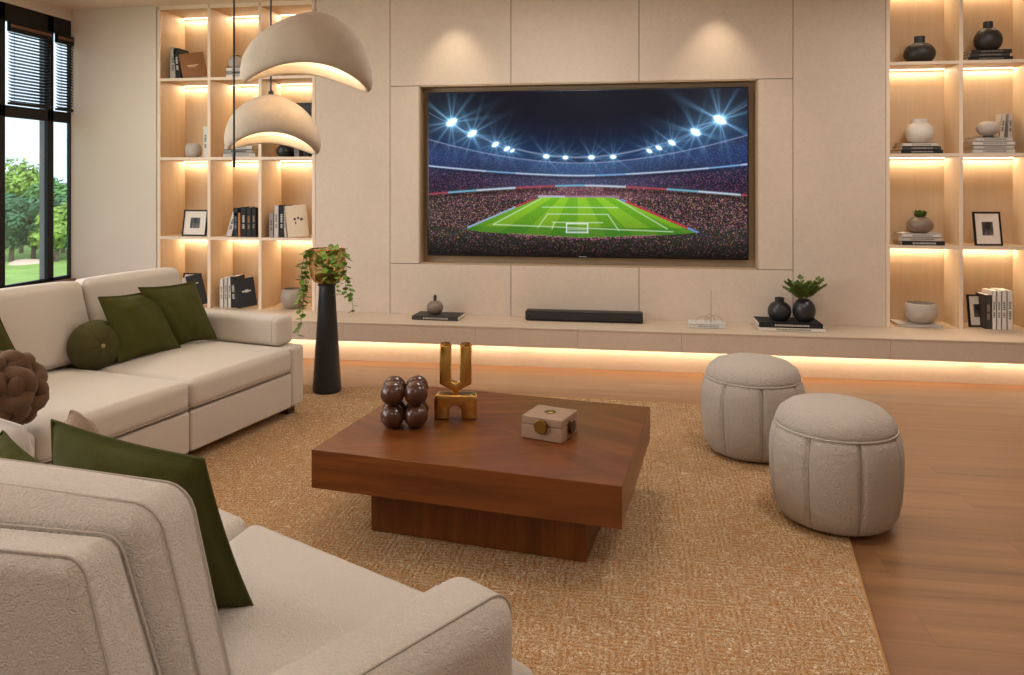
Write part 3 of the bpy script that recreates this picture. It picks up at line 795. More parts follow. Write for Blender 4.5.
# knot cushion
kp = atD(3, 391, 2.72); kz = kp.z
mb = MB()
for ax, ph in ((0, 0.0), (1, 1.1), (2, 2.3)):
    for off, k in ((-.054, 0), (.0, 1), (.054, 2)):
        path = []
        for i in range(48):
            w = 2 * PI * i / 48; rr = math.sqrt(.100 ** 2 - off * off) + .022 * math.cos(4 * w + ph + k * PI)
            q_ = [0, 0, 0]; q_[ax] = off + .008 * math.sin(2 * w + k); q_[(ax + 1) % 3] = rr * math.cos(w); q_[(ax + 2) % 3] = rr * math.sin(w)
            path.append(kp + Matrix.Rotation(.5, 3, 'X') @ (Matrix.Rotation(.6, 3, 'Y') @ Vector(q_)))
        mb.tube(path, .029, 12, closed=True)
ko = link('knot_pillow', mb, M_brownk, None, angle=170); tag(ko, 'brown knotted rope ball cushion at the left edge on the window sofa', 'pillow')
# pillows on the nearer sofa
pillow('large olive pillow propped behind the nearest sofa back, facing the rug', atD(46, 596, 1.57), Vector((-.765, 1.470, .41)), atD(203, 459, 1.46), atD(52, 420, 1.62), .15, M_olive, pinch=.05)
pillow('small olive pillow tip at the left edge behind the nearest sofa back', Vector((-1.66, 1.50, .41)), Vector((-1.27, 1.52, .41)), atD(43, 466, 1.76), atD(3, 431, 1.86), .10, M_olive, pinch=.04)
tp = atD(78, 428, 2.30)
pillow('taupe pillow corner peeking over the large olive pillow', tp + Vector((-.14, .06, -.24)), tp + Vector((.14, .0, -.24)), tp + Vector((.06, 0, -.012)), tp + Vector((-.04, .02, .045)), .10, M_taupe, pinch=-.10)
rc_ = atD(0, 440, 2.10)
pillow('rounded cream pillow at the left edge behind the small olive pillow', rc_ + Vector((-.30, .04, -.17)), rc_ + Vector((.085, .0, -.17)), rc_ + Vector((.075, 0, .040)), rc_ + Vector((-.30, .04, .070)), .15, M_sofa, pinch=-.10)

# ---------------------------------------------------------------- coffee table
ct = thing('coffee_table', 'low square walnut coffee table with a thick top on the rug', 'table', (-.53, 2.95, FZ), math.radians(-8.6))
def wbox(lo, hi, sunburst=False, bev=.003):
    """box with metre UVs; grain along u"""
    x0, y0, z0 = lo; x1, y1, z1 = hi
    return [(x0,y0,z0),(x1,y0,z0),(x1,y1,z0),(x0,y1,z0),(x0,y0,z1),(x1,y0,z1),(x1,y1,z1),(x0,y1,z1)]
def wood_block(name, corners, z0, z1, mat, parent, burst=False, vertical=False):
    me = bpy.data.meshes.new(name); bm = bmesh.new(); uvl = bm.loops.layers.uv.new('UVMap')
    lo = [bm.verts.new((x, y, z0)) for x, y in corners]; hi = [bm.verts.new((x, y, z1)) for x, y in corners]
    cx_ = sum(c[0] for c in corners) / 4; cy_ = sum(c[1] for c in corners) / 4
    def setuv(f, fn):
        for l in f.loops: l[uvl].uv = fn(l.vert.co)
    for i in range(4):
        j = (i + 1) % 4; f = bm.faces.new((lo[i], lo[j], hi[j], hi[i]))
        L = Vector((corners[j][0] - corners[i][0], corners[j][1] - corners[i][1], 0)).normalized()
        if vertical: setuv(f, lambda c, L=L, i=i: (c.z + i * 3, c.dot(L) + i * 1.7))
        else: setuv(f, lambda c, L=L, i=i: (c.dot(L) + i * 3, c.z + i * 1.7))
    f = bm.faces.new(lo[::-1]); setuv(f, lambda c: (c.x, c.y))
    if burst:
        ce = bm.verts.new((cx_, cy_, z1))
        for i in range(4):
            j = (i + 1) % 4; f = bm.faces.new((hi[i], hi[j], ce))
            L = Vector((corners[j][0] - corners[i][0], corners[j][1] - corners[i][1], 0)).normalized()
            a = math.radians(24 if i % 2 == 0 else 66)
            L2 = Vector((L.x * math.cos(a) - L.y * math.sin(a), L.x * math.sin(a) + L.y * math.cos(a), 0)); W = Vector((-L2.y, L2.x, 0))
            setuv(f, lambda c, L2=L2, W=W, i=i: (c.dot(L2) + i * 5.3, c.dot(W) + i * 2.9))
    else:
        f = bm.faces.new(hi); setuv(f, lambda c: (c.x, c.y))
    bmesh.ops.recalc_face_normals(bm, faces=bm.faces)
    bm.to_mesh(me); bm.free(); me.materials.append(mat)
    o = bpy.data.objects.new(name, me); COL.objects.link(o); o.parent = parent
    bv = o.modifiers.new('bevel', 'BEVEL'); bv.width = .0025; bv.segments = 2; bv.limit_method = 'ANGLE'; bv.angle_limit = math.radians(40)
    return o
Mi = (Matrix.Translation(ct.location) @ Matrix.Rotation(math.radians(-8.6), 4, 'Z')).inverted()
tc_ = [Mi @ Vector(p) for p in ((-1.126, 2.575, 0), (-.025, 2.415, 0), (.085, 3.279, 0), (-1.012, 3.470, 0))]
wood_block('tabletop', [(p.x, p.y) for p in tc_], .203 - FZ, .340 - FZ, M_walnut, ct, burst=True)
bc = [Mi @ Vector(p) for p in ((-.943, 2.688, 0), (-.147, 2.570, 0), (-.065, 3.14, 0), (-.855, 3.27, 0))]
wood_block('pedestal_base', [(p.x, p.y) for p in bc], 0, .203 - FZ, M_walnut, ct, vertical=True)
TT = .341
# ball cluster
bcx = atZ(405, 424, TT); R_ = .0465
br_ = thing('ball_sculpture', 'dark brown sculpture of clustered wooden balls on the coffee table', 'sculpture', (bcx.x, bcx.y, TT), math.radians(13))
d_ = R_ * .97
for z in (R_, R_ + 2 * d_ * .96):
    for sx_ in (-1, 1):
        for sy_ in (-1, 1):
            mb = MB().sphere((sx_ * d_, sy_ * d_, z), R_, seg=28); link('ball', mb, M_ball, br_, angle=170)
# brass candle holder
gc = (atZ(434, 419, TT) + atZ(475.5, 419, TT)) / 2
gh = thing('brass_candle_holder', 'polished brass candle holder with two prongs over an arch', 'candle holder', (gc.x, gc.y + .02, TT), math.radians(7))
def extrude_profile(mb, pts, y0, y1, bev=.006):
    bm = bmesh.new(); vs = [bm.verts.new((x, y0, z)) for x, z in pts]; f = bm.faces.new(vs)
    r_ = bmesh.ops.extrude_face_region(bm, geom=[f]); nv = [v for v in r_['geom'] if isinstance(v, bmesh.types.BMVert)]
    bmesh.ops.translate(bm, verts=nv, vec=(0, y1 - y0, 0)); bmesh.ops.recalc_face_normals(bm, faces=bm.faces)
    ed = [e for e in bm.edges if all(abs(v.co.y - y0) < 1e-6 for v in e.verts) or all(abs(v.co.y - y1) < 1e-6 for v in e.verts)]
    bmesh.ops.bevel(bm, geom=ed, offset=bev, segments=3, profile=.5, affect='EDGES')
    bm.verts.ensure_lookup_table(); bm.verts.index_update()
    mb.add([v.co.copy() for v in bm.verts], [[v.index for v in f.verts] for f in bm.faces]); bm.free()
W_ = .085
pts = [(-W_, 0), (-.026, 0)] + [(-.026 * math.cos(PI * i / 12), .030 + .026 * math.sin(PI * i / 12)) for i in range(13)] + [(.026, 0), (W_, 0)]
pts += [(W_ - .02 + .02 * math.cos(PI / 2 * i / 6), .100 - .02 + .02 * math.sin(PI / 2 * i / 6)) for i in range(7)]
pts += [(-W_ + .02 - .02 * math.sin(PI / 2 * i / 6), .100 - .02 + .02 * math.cos(PI / 2 * i / 6)) for i in range(7)]
mb = MB(); extrude_profile(mb, pts, -.032, .032, .007); link('arch_base', mb, M_gold, gh, angle=50)
mb = MB()
pts = [(-.013, 0), (.013, 0), (.013, .012), (.064, .040), (.064, .194), (.018, .194), (.018, .062)]
pts += [(.018 * math.cos(PI * i / 10), .062 - .018 * math.sin(PI * i / 10)) for i in range(1, 10)]
pts += [(-.018, .062), (-.018, .194), (-.064, .194), (-.064, .040), (-.013, .012)]
pts = [(x, z + .100) for x, z in pts]
extrude_profile(mb, pts, -.020, .020, .006); link('fork', mb, M_gold, gh, angle=50)
for sx_ in (-1, 1):
    mb = MB().lathe([(.0, 0.002), (.013, .002), (.013, .008), (.019, .008), (.019, 0)], (sx_ * .041, 0, .294), 24); link('candle_cup', mb, M_gold, gh)
# travertine box
tb = thing('stone_box', 'pinkish travertine lidded box with a brass disc on the coffee table', 'box', ((-.300, 2.865, TT)), math.radians(-18))
hw, hd = .082, .076
mb = MB().box((-hw, -hd, 0), (hw, hd, .052), bev=.003); link('box_body', mb, M_trav, tb)
mb = MB().box((-hw, -hd, .0535), (hw, hd, .083), bev=.003); link('lid', mb, M_trav, tb)
Rx = Matrix.Rotation(PI / 2, 4, 'X'); Ry = Matrix.Rotation(PI / 2, 4, 'Y')
dsc = [(0, 0), (.024, 0), (.026, .002), (.026, .012), (.024, .014), (0, .014)]
mb = MB().lathe(dsc, (.000, -hd, .052), 28, M=Rx); link('disc_knob', mb, M_brass2, tb)
mb = MB().lathe([(0, 0), (.020, 0), (.022, .0015), (.020, .003), (0, .003)], (.0, .004, .083), 28); link('disc_inlay', mb, M_brass2, tb)
mb = MB().lathe(dsc, (hw, .0, .042), 28, M=Ry); link('disc_knob', mb, plain('dark_bronze', srgb(84, 58, 38), .4, .8), tb)

# ---------------------------------------------------------------- poufs
def pouf(label, x, y, base, rz):
    t = thing('pouf', label, 'pouf', (x, y, base), rz, 'channel-stitched round poufs by the media bench')
    prof = [(0, .0), (.14, .0), (.195, .003), (.222, .015), (.240, .045), (.252, .10), (.258, .17), (.260, .24), (.257, .29), (.248, .33), (.236, .350), (.220, .358), (.15, .362), (0, .364)]
    nC = 8
    def fr(w, z):
        s_ = abs(math.sin(w * nC / 2)); k = min(1, s_ * 5.0); k = k ** .5
        zz = min(1, max(0, z) / .06, max(0, (.355 - z)) / .02 + .2)
        return .915 * (1 - .055 * (1 - k) * zz + .012 * s_ * zz)
    mb = MB()
    pr2 = []
    for (a, b) in zip(prof[:-1], prof[1:]):
        for i in range(3): pr2.append((a[0] + (b[0] - a[0]) * i / 3, a[1] + (b[1] - a[1]) * i / 3))
    pr2.append(prof[-1])
    mb.lathe(pr2, (0, 0, 0), 144, fr=fr); link('channelled_side', mb, M_pouf, t, angle=170)
    top = [(.210, .348), (.217, .354), (.216, .370), (.204, .396), (.172, .422), (.12, .438), (.06, .445), (0, .447)]
    mb = MB().lathe([(0, .346)] + top, (0, 0, 0), 72); link('seat_top', mb, M_pouf, t, angle=170)
    pb = MB(); pb.tube([(.2185 * math.cos(2 * PI * i / 64), .2185 * math.sin(2 * PI * i / 64), .353) for i in range(64)], .0038, 8, closed=True)
    link('piping', pb, M_pipe, t)
    sb = MB()
    for k in range(nC):
        w = 2 * PI * k / nC
        path = [(p[0] * fr(w, p[1]) * math.cos(w), p[0] * fr(w, p[1]) * math.sin(w), p[1]) for p in prof[2:11]]
        sb.tube(path, .0026, 6)
    link('channel_seam', sb, M_groove, t)
pouf('pale channelled pouf nearer the camera, overlapping the rug edge', .778, 3.080, FZ, math.radians(8.2))
pouf('pale channelled pouf further back, closer to the media bench', .580, 3.775, FZ, math.radians(2.4))

# ---------------------------------------------------------------- pedestal, bowl, trailing plant
px_, py_ = -1.835, 4.43
pd = thing('pedestal', 'tall black tapered pedestal beside the window sofa', 'pedestal', (px_, py_, FZ))
mb = MB().lathe([(0, 0), (.080, 0), (.086, .006), (.087, .02), (.080, .12), (.070, .28), (.060, .44), (.052, .58), (.049, .64), (.047, .650), (0, .650)], (0, 0, 0), 40)
link('column', mb, M_blackmat, pd, angle=50)
mb = MB().lathe([(.047, .645), (.056, .648), (.056, .656), (0, .656)], (0, 0, 0), 32); link('top_plate', mb, M_blackmat, pd)
bz = FZ + .657
bw = thing('glass_bowl', 'gold tinted glass bowl with copper rim on the black pedestal', 'bowl', (px_, py_, bz))
ins = [(0, .0), (.045, .002), (.078, .015), (.098, .045), (.106, .09), (.108, .15), (.108, .212)]
mb = MB().lathe(ins, seg=48); link('bowl_wall', mb, M_amber, bw, angle=170)
mb = MB(); mb.tube([(.108 * math.cos(2 * PI * i / 48), .108 * math.sin(2 * PI * i / 48), .212) for i in range(48)], .004, 8, closed=True); link('rim', mb, plain('copper_rim', srgb(190, 108, 60), .25, 1), bw)
def leaf_at(mb, p, d, size, up=Vector((0, 0, 1)), shape=0, fold=.18):
    d = d.normalized(); sd = d.cross(up)
    if sd.length < 1e-4: sd = Vector((1, 0, 0))
    sd.normalize(); nn = sd.cross(d).normalized()
    w = size * (.42 if shape == 0 else .2)
    pts = [p, p + d * size * .30 + sd * w, p + d * size * .30 - sd * w, p + d * size * .35 - nn * size * fold * .4, p + d * size * .72 + sd * w * .72, p + d * size * .72 - sd * w * .72, p + d * size * .72 - nn * size * fold * .3, p + d * size]
    mb.add(pts, [(0, 3, 1), (0, 2, 3), (3, 6, 4, 1), (3, 2, 5, 6), (6, 7, 4), (6, 5, 7)])
rnd = random.Random(11)
pl = thing('trailing_plant', 'ivy with leafy vines trailing out of the gold bowl', 'plant', (px_, py_, bz + .02))
sb, lb = MB(), MB()
so_ = MB().lathe([(0, .004), (.04, .006), (.066, .02), (.074, .05), (.05, .062), (0, .065)], (px_, py_, bz + .004), 24); link('root_ball', so_, M_soil, pl, world=True)
for k in range(70):
    a = rnd.uniform(0, 2 * PI); r = rnd.uniform(.01, .085); z = rnd.uniform(.05, .20)
    p = Vector((px_ + r * math.cos(a), py_ + r * math.sin(a), bz + z)); d = Vector((math.cos(a) * .8, math.sin(a) * .8, rnd.uniform(-.3, .9)))
    leaf_at(lb, p, d, rnd.uniform(.04, .062))
vines = [(-.088, -.045, .50, 1), (-.075, -.07, .36, 1), (-.07, -.09, .26, .6), (.085, -.05, .36, 1), (.07, -.08, .24, .8), (.10, 0, .28, .9), (-.10, .03, .30, .9), (.02, -.10, .16, .6)]
for (vx_, vy_, L, k) in vines:
    path = [Vector((px_ + vx_ * .3, py_ + vy_ * .3, bz + .14)), Vector((px_ + vx_ * .8, py_ + vy_ * .8, bz + .215)), Vector((px_ + vx_ * 1.14, py_ + vy_ * 1.14, bz + .212))]
    z = bz + .19; x_, y_ = px_ + vx_ * 1.22, py_ + vy_ * 1.22
    while z > bz + .19 - L:
        x_ += rnd.uniform(-.009, .009) + (-.003 if vx_ < 0 else .002); y_ += rnd.uniform(-.006, .006); path.append(Vector((x_, y_, z))); z -= .026
    sb.tube(path, .0016, 5)
    for p in path[2:]:
        for _ in range(2 if rnd.random() < .75 else 1):
            a = rnd.uniform(0, 2 * PI); leaf_at(lb, p, Vector((math.cos(a), math.sin(a), rnd.uniform(-.9, .1))), rnd.uniform(.032, .052))
link('vines', sb, M_stem, pl, world=True)
lf = link('leaves', lb, M_leaf2, pl, world=True, smooth=False); lf['kind'] = 'stuff'
mb = MB().tube([(px_ + .008, py_, bz + .05), (px_ + .008, py_, bz + .245)], .003, 6); o = link('plant_stake', mb, M_greycer, pl, world=True)

# ---------------------------------------------------------------- pendants
def pendant(label, c, a, b, ztop, skew, arch, tilt, cord_r, cord_m, fb=0.004):
    """c = centre at rim height; a, b half widths"""
    t = thing('pendant_lamp', label, 'lamp', (c[0], c[1], c[2]), -YAW * 0 + YAW, 'sculptural plaster pendant lamps')
    def prof(shrink, thmax, n):
        out = []
        for i in range(n + 1):
            out.append((PI * .5 * thmax * i / n))
        return out
    nphi = 72
    def P(phi, th, inset):
        st, ct_ = math.sin(th), math.cos(th)
        A, B = a - inset, b - inset
        zb = -fb * math.sin(phi) - arch * math.cos(2 * phi - .5) - tilt * math.cos(phi) 
        H_ = (ztop - inset) - zb
        pw = 1.25
        if th > PI / 2:
            u_ = th - PI / 2; A -= .020 * (1 - math.cos(u_)); B -= .020 * (1 - math.cos(u_))
            return Vector((A * math.cos(phi), B * math.sin(phi), zb - .040 * math.sin(u_)))
        s2 = math.copysign(abs(st) ** pw, st); c2 = math.copysign(abs(ct_) ** .92, ct_)
        x = A * s2 * math.cos(phi) + skew * (1 - s2 ** 2); y = B * s2 * math.sin(phi)
        z = zb + (H_ * c2 if ct_ > 0 else .060 * c2)
        return Vector((x, y, z))
    def surf(inset, ths):
        return [[P(2 * PI * k / nphi, th, inset) for k in range(nphi)] for th in ths]
    ths = [PI * .5 * i / 22 for i in range(1, 23)]
    low = [PI * .5 + PI * i / 10 for i in range(1, 10)]
    outer = surf(0, ths + low)
    rim = [surf(.0395, [PI * .5])[0]]
    inner = surf(.0395, ths[::-1])[1:]
    def mesh(rings, apex):
        mb = MB(); vs = [p for r in rings for p in r]; fs = []
        for i in range(len(rings) - 1):
            for k in range(nphi):
                k2 = (k + 1) % nphi; fs.append((i * nphi + k, i * nphi + k2, (i + 1) * nphi + k2, (i + 1) * nphi + k))
        mb.add(vs, fs); base = len(vs); mb.v.append(apex[0])
        r0 = apex[1]
        for k in range(nphi): mb.f.append((r0 * nphi + k, r0 * nphi + (k + 1) % nphi, base)); mb.m.append(0)
        return mb
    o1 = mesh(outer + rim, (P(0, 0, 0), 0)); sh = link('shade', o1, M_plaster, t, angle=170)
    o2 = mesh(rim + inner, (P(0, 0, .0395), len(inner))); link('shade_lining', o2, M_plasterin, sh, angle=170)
    top = P(0, 0, 0)
    mb = MB().lathe([(0, .0), (.012, 0), (.012, .018), (.004, .022), (0, .022)], (top.x, top.y, top.z - .004), 16); link('cord_cap', mb, cord_m, t)
    mb = MB().tube([(top.x, top.y, top.z + .01), (top.x, top.y, ZC - c[2] - .02)], cord_r, 8); link('cord', mb, cord_m, t)
    mb = MB().lathe([(0, 0), (.05, 0), (.05, .02), (0, .02)], (top.x, top.y, ZC - c[2] - .0205), 24); link('ceiling_rose', mb, cord_m, t)
    bp = Vector((skew * .6 + a * .12, 0, ztop * .42))
    mb = MB().lathe([(0, 0), (.03, .002), (.035, .012), (.02, .03), (0, .034)], bp, 20); link('bulb', mb, emit('pendant_bulb', (1, .84, .6), 5), t)
    d = bpy.data.lights.new('pendant_light', 'POINT'); d.energy = 2.2 * (a / .29) ** 2; d.color = (1, .80, .56); d.shadow_soft_size = .035
    l = bpy.data.objects.new('pendant_light', d); COL.objects.link(l); l.parent = t; l.location = bp + Vector((0, 0, -.045))
    return t
c1 = atD(307, 75, 3.4)
pendant('larger pebble shaped plaster pendant lamp, the upper of the pair', (c1.x, c1.y, 1.800), .291, .205, .256, .035, .042, .016, .008, M_cablel)
c2 = atD(273, 142, 3.62)
pendant('smaller pebble shaped plaster pendant lamp hanging below the larger one', (c2.x, c2.y, 1.512), .224, .17, .200, -.01, .032, .006, .0045, M_cable, .022)
rd = atD(234, 167, 3.2)
pr_ = thing('hanging_rod', 'thin black rod hanging from the ceiling in front of the smaller pendant', 'rod', (rd.x, rd.y, rd.z))
mb = MB().tube([(0, 0, 0), (0, 0, ZC - rd.z - .02)], .0042, 10); link('rod', mb, M_cable, pr_)
mb = MB().lathe([(0, 0), (.0062, .0), (.0062, .075), (0, .075)], (0, 0, -.001), 14); link('rod_tip', mb, M_cable, pr_)
mb = MB().lathe([(0, 0), (.04, 0), (.04, .02), (0, .02)], (0, 0, ZC - rd.z - .0205), 24); link('ceiling_rose', mb, M_cable, pr_)

# ---------------------------------------------------------------- books, frames, vessels
_mc = {}
def cmat(rgb, rough=.7):
    k = (rgb, rough)
    if k not in _mc: _mc[k] = plain('book_cloth_%d_%d_%d' % rgb, srgb(*rgb), rough, var=.05)
    return _mc[k]
def book_parts(t, w, d, h, col, mark, M):
    """book: thickness w along x, depth d along y (spine at -y), height h"""
    mb = MB(); c = .0022
    mb.box((0, 0, 0), (c, d, h), M); mb.box((w - c, 0, 0), (w, d, h), M); mb.box((0, 0, 0), (w, c, h), M)
    link('cover', mb, cmat(col), t, smooth=False)
    mb = MB().box((c, c, .002), (w - c, d - .003, h - .002), M); link('page_block', mb, M_pages, t, smooth=False)
    if mark:
        mb = MB(); rn = random.Random(int(w * 1e5 + h * 1e4 + sum(col)))
        x0, x1 = w * .30, w * .70; z = h * .72
        k = 0
        while z > h * .30:
            l = h * rn.uniform(.02, .045); mb.box((x0, -.0006, z - l), (x1, .0004, z), M); z -= l + h * .014; k += 1
            if k % 6 == 5: z -= h * .05
        link('spine_lettering', mb, cmat(mark), t, smooth=False)
def book_up(u0, u1, vt, Y, zb, col, label, mark=None, lean=0, yaw=0, d=.16, group=None, art=None, hh=None, w=None):
    a = atY(u0, vt, Y); b = atY(u1, vt, Y)
    w = w or (b.x - a.x); h = hh or (a.z - zb)
    ln = math.radians(lean)
    zofs = w * math.sin(ln) if ln > 0 else 0
    if ln < 0: zofs = 0
    t = thing('book', label, 'book', (a.x, Y, zb), 0, group)
    if lean: h = (h - abs(w * math.sin(ln))) / math.cos(ln) if hh is None else h
    M = Matrix.Rotation(math.radians(yaw), 4, 'Z')
    if lean > 0: M = Matrix.Translation((0, 0, w * math.sin(ln))) @ Matrix.Rotation(ln, 4, 'Y') @ M
    if lean < 0: M = Matrix.Translation((0, 0, 0)) @ Matrix.Rotation(ln, 4, 'Y') @ M
    book_parts(t, w, d, h, col, mark, M)
    if art:
        mb = MB()
        for (x0, z0, x1, z1) in art: mb.box((w - .0004, d * x0, h * z0), (w + .0007, d * x1, h * z1), M)
        link('cover_title', mb, cmat(mark or (220, 210, 195)), t, smooth=False)
    return t
def cover_book(u0, u1, vt, Y, zb, col, label, mark, th=.02, lean=8, tilt=0, art=(), group=None, side=None, thick_vis=.3):
    """book leaning with its cover turned to the viewer; spine on the left"""
    a = atY(u0, vt, Y); b = atY(u1, vt, Y); W = b.x - a.x; h = a.z - zb
    t = thing('book', label, 'book', (a.x, Y, zb), 0, group)
    yaw = math.radians(-32)
    wd = W / math.cos(yaw) * .92
    M = Matrix.Rotation(math.radians(-tilt), 4, 'Y') @ Matrix.Rotation(yaw, 4, 'Z').inverted() if False else Matrix.Rotation(math.radians(-tilt), 4, 'Y') @ Matrix.Rotation(math.radians(28), 4, 'Z')
    M = M @ Matrix.Rotation(math.radians(-lean), 4, 'X')
    hh = h / math.cos(math.radians(lean))
    c = .0022; mb = MB()
    mb.box((0, 0, 0), (wd, c, hh), M); mb.box((0, th - c, 0), (wd, th, hh), M); mb.box((0, 0, 0), (c, th, hh), M)
    link('cover', mb, cmat(col), t, smooth=False)
    mb = MB().box((c, c, .002), (wd - .003, th - c, hh - .002), M); link('page_block', mb, M_pages, t, smooth=False)
    if art:
        mb = MB()
        for (x0, z0, x1, z1) in art: mb.box((wd * x0, -.0007, hh * z0), (wd * x1, .0005, hh * z1), M)
        link('cover_title', mb, cmat(mark), t, smooth=False)
    if side:
        mb = MB().box((-.0006, th * .2, hh * .15), (.0004, th * .8, hh * .85), M); link('spine_lettering', mb, cmat(side), t, smooth=False)
    return t
def book_flat(u0, u1, zb, h, Y, col, label, mark=None, d=.17, yaw=0, group=None):
    a = atY(u0, 100, Y); b = atY(u1, 100, Y); w = b.x - a.x
    t = thing('book', label, 'book', ((a.x + b.x) / 2, Y, zb), math.radians(yaw), group)
    # lying down, spine to the viewer
    mb = MB(); c = .0022
    mb.box((-w / 2, 0, 0), (w / 2, d, c)); mb.box((-w / 2, 0, h - c), (w / 2, d, h)); mb.box((-w / 2, 0, 0), (w / 2, c, h))
    link('cover', mb, cmat(col), t, smooth=False)
    mb = MB().box((-w / 2 + .002, c, c), (w / 2 - .002, d - .003, h - c)); link('page_block', mb, M_pages, t, smooth=False)
    if mark:
        mb = MB(); x = -w * .25; rn = random.Random(int(w * 1e5 + zb * 1e4))
        while x < w * .28:
            l = rn.uniform(.004, .010); mb.box((x, -.0006, h * .3), (x + l, .0004, h * .7)); x += l + .003
        link('spine_lettering', mb, cmat(mark), t, smooth=False)
    return zb + h + .0006
def vessel(name, label, cat, u, Y, zb, prof, mat, s=1.0, seg=36, group=None, part='body'):
    p = atY(u, 100, Y)
    t = thing(name, label, cat, (p.x, Y, zb), 0, group)
    mb = MB().lathe([(r * s, z * s) for r, z in prof], seg=seg); link(part, mb, mat, t, angle=60)
    return t
def bez(pts, n=5):
    """catmull-rom through profile points"""
    out = []
    P = [pts[0]] + list(pts) + [pts[-1]]
    for i in range(1, len(P) - 2):
        for k in range(n):
            t = k / n; r = []
            for c in range(2):
                p0, p1, p2, p3 = P[i - 1][c], P[i][c], P[i + 1][c], P[i + 2][c]
                r.append(.5 * (2 * p1 + (p2 - p0) * t + (2 * p0 - 5 * p1 + 4 * p2 - p3) * t * t + (3 * p1 - p0 - 3 * p2 + p3) * t ** 3))
            out.append((max(0, r[0]), r[1]))
    out.append(pts[-1]); return out
def bottle_prof(R, H_, rn, hn, base=.45):
    body = []
    a0 = -math.acos(base); a1 = math.acos(min(1, rn / R))
    z0, z1 = math.sin(a0), math.sin(a1)
    for i in range(25):
        a = a0 + (a1 - a0) * i / 24; body.append((R * math.cos(a) ** .9, H_ * (math.sin(a) - z0) / (z1 - z0)))
    body[-1] = (rn, H_)
    return [(0, 0)] + body + ([(rn, H_ + hn)] if hn else []) + [(rn * .82, H_ + hn + .0005), (rn * .8, H_ * .9), (0, H_ * .8)]
def bowl_prof(R, H_, rr, base=.5):
    a0 = -math.acos(base); a1 = math.acos(min(1, rr / R)); z0, z1 = math.sin(a0), math.sin(a1); o = []
    for i in range(21):
        a = a0 + (a1 - a0) * i / 20; o.append((R * math.cos(a) ** .9, H_ * (math.sin(a) - z0) / (z1 - z0)))
    inn = [(max(0.0, r - .005), .006 + z * .985) for r, z in o[::-1]]
    return [(0, 0)] + o + inn + [(0, .008)]
def frame_pic(label, u0, u1, vt, Y, zb, lean=9, roll=0, yaw=0, mat_b=M_mat, group=None, pic=None, name='picture_frame'):
    a = atY(u0, vt, Y); b = atY(u1, vt, Y); w = b.x - a.x; h = (a.z - zb) / math.cos(math.radians(lean))
    t = thing(name, label, 'picture frame', ((a.x + b.x) / 2, Y, zb + .001), math.radians(yaw), group)
    M = Matrix.Rotation(math.radians(-lean), 4, 'X')
    fw = .011; mb = MB()
    mb.box((-w/2, 0, 0), (w/2, .014, fw), M); mb.box((-w/2, 0, h - fw), (w/2, .014, h), M); mb.box((-w/2, 0, fw), (-w/2 + fw, .014, h - fw), M); mb.box((w/2 - fw, 0, fw), (w/2, .014, h - fw), M)
    link('frame', mb, M_black, t, smooth=False)
    mb = MB().box((-w/2 + fw, .005, fw), (w/2 - fw, .008, h - fw), M); link('mat_board', mb, mat_b, t, smooth=False)
    mb = MB().box((-w * .2, .0035, h * .30), (w * .2, .0048, h * .70), M); link('photograph', mb, M_photo, t, smooth=False)
    mb = MB().box((-w * .03, .014, h * .1), (w * .03, .02, h * .6), M); link('easel_back', mb, M_black, t, smooth=False)
    return t
def photo_mat():
    m, nt, bs, nd, lk = base_mat('monochrome_photograph')
    f = tex_noise(nt, mapped(nt, (1, 1, .7)), 17, 3, .5)
    c = ramp(nt, f, [(.36, srgb(34, 32, 30)), (.52, srgb(84, 79, 74)), (.68, srgb(168, 160, 150))])
    lk.new(c, bs.inputs['Base Color']); bs.inputs['Roughness'].default_value = .4; return m
M_photo = photo_mat()
def succulent(label, u, Y, z, n=9, L=.05, up=.6):
    p = atY(u, 100, Y); t = thing('succulent', label, 'plant', (p.x, Y, z)); mb = MB()
    for k in range(n):
        a = 2 * PI * k / n + .3; e = up * (1 if k % 2 else 1.8)
        leaf_at(mb, Vector((p.x, Y, z)), Vector((math.cos(a), math.sin(a), e)), L * (1 if k % 2 else .9), shape=0)
    link('leaves', mb, M_leaf, t, world=True, smooth=False)
    mb = MB().lathe([(0, -.006), (.008, -.006), (.009, .006), (0, .008)], (p.x, Y, z), 10); link('stem', mb, M_stem, t, world=True)

L1, L2, L3, L4 = LV[0] + .0006, LV[1] + .0006, LV[2] + .0006, LV[3] + .0006
YF = YW + .035   # where the shelf things stand
BL = (24, 22, 22); WH = (222, 214, 202); GY = (150, 144, 138); CR = (224, 206, 180); BN = (140, 92, 52); NV = (28, 34, 46); OR = (176, 112, 62)
# ---- left bookcase, top row
book_up(170, 175.5, 47.5, YF + .02, L4, (168, 160, 150), 'grey upright book beside the black one, top left compartment', (90, 84, 80), d=.15)
book_up(176, 181, 48, YF + .02, L4, BL, 'black book leaning behind the brown one, top left compartment', (200, 190, 180), lean=-6, d=.15)
cover_book(183, 203, 53, YF - .03, L4, BN, 'brown covered book leaning at the front, top left compartment', (205, 170, 130), tilt=12, th=.03, lean=6, art=((.25, .45, .7, .5), (.3, .40, .6, .43)), side=(226, 206, 180))
z = L4
for k, (c, lab, m_) in enumerate(((WH, 'white book at the bottom of the stack under the succulent pot, top left shelf', GY), (GY, 'grey book in the middle of the stack under the succulent pot, top left shelf', BL), (WH, 'white book on top of the stack under the succulent pot, top left shelf', GY))):
    z = book_flat(226, 251, z, .025, YF, c, lab, m_, group='stack of books under the small pot')
vessel('plant_pot', 'round pale pot on the book stack beside the larger pendant', 'pot', 236, YF + .07, z, bowl_prof(.062, .092, .036, .5), M_greycer)
succulent('tiny green succulent in the pale pot on the top left shelf', 238, YF + .07, z + .088, 8, .034)
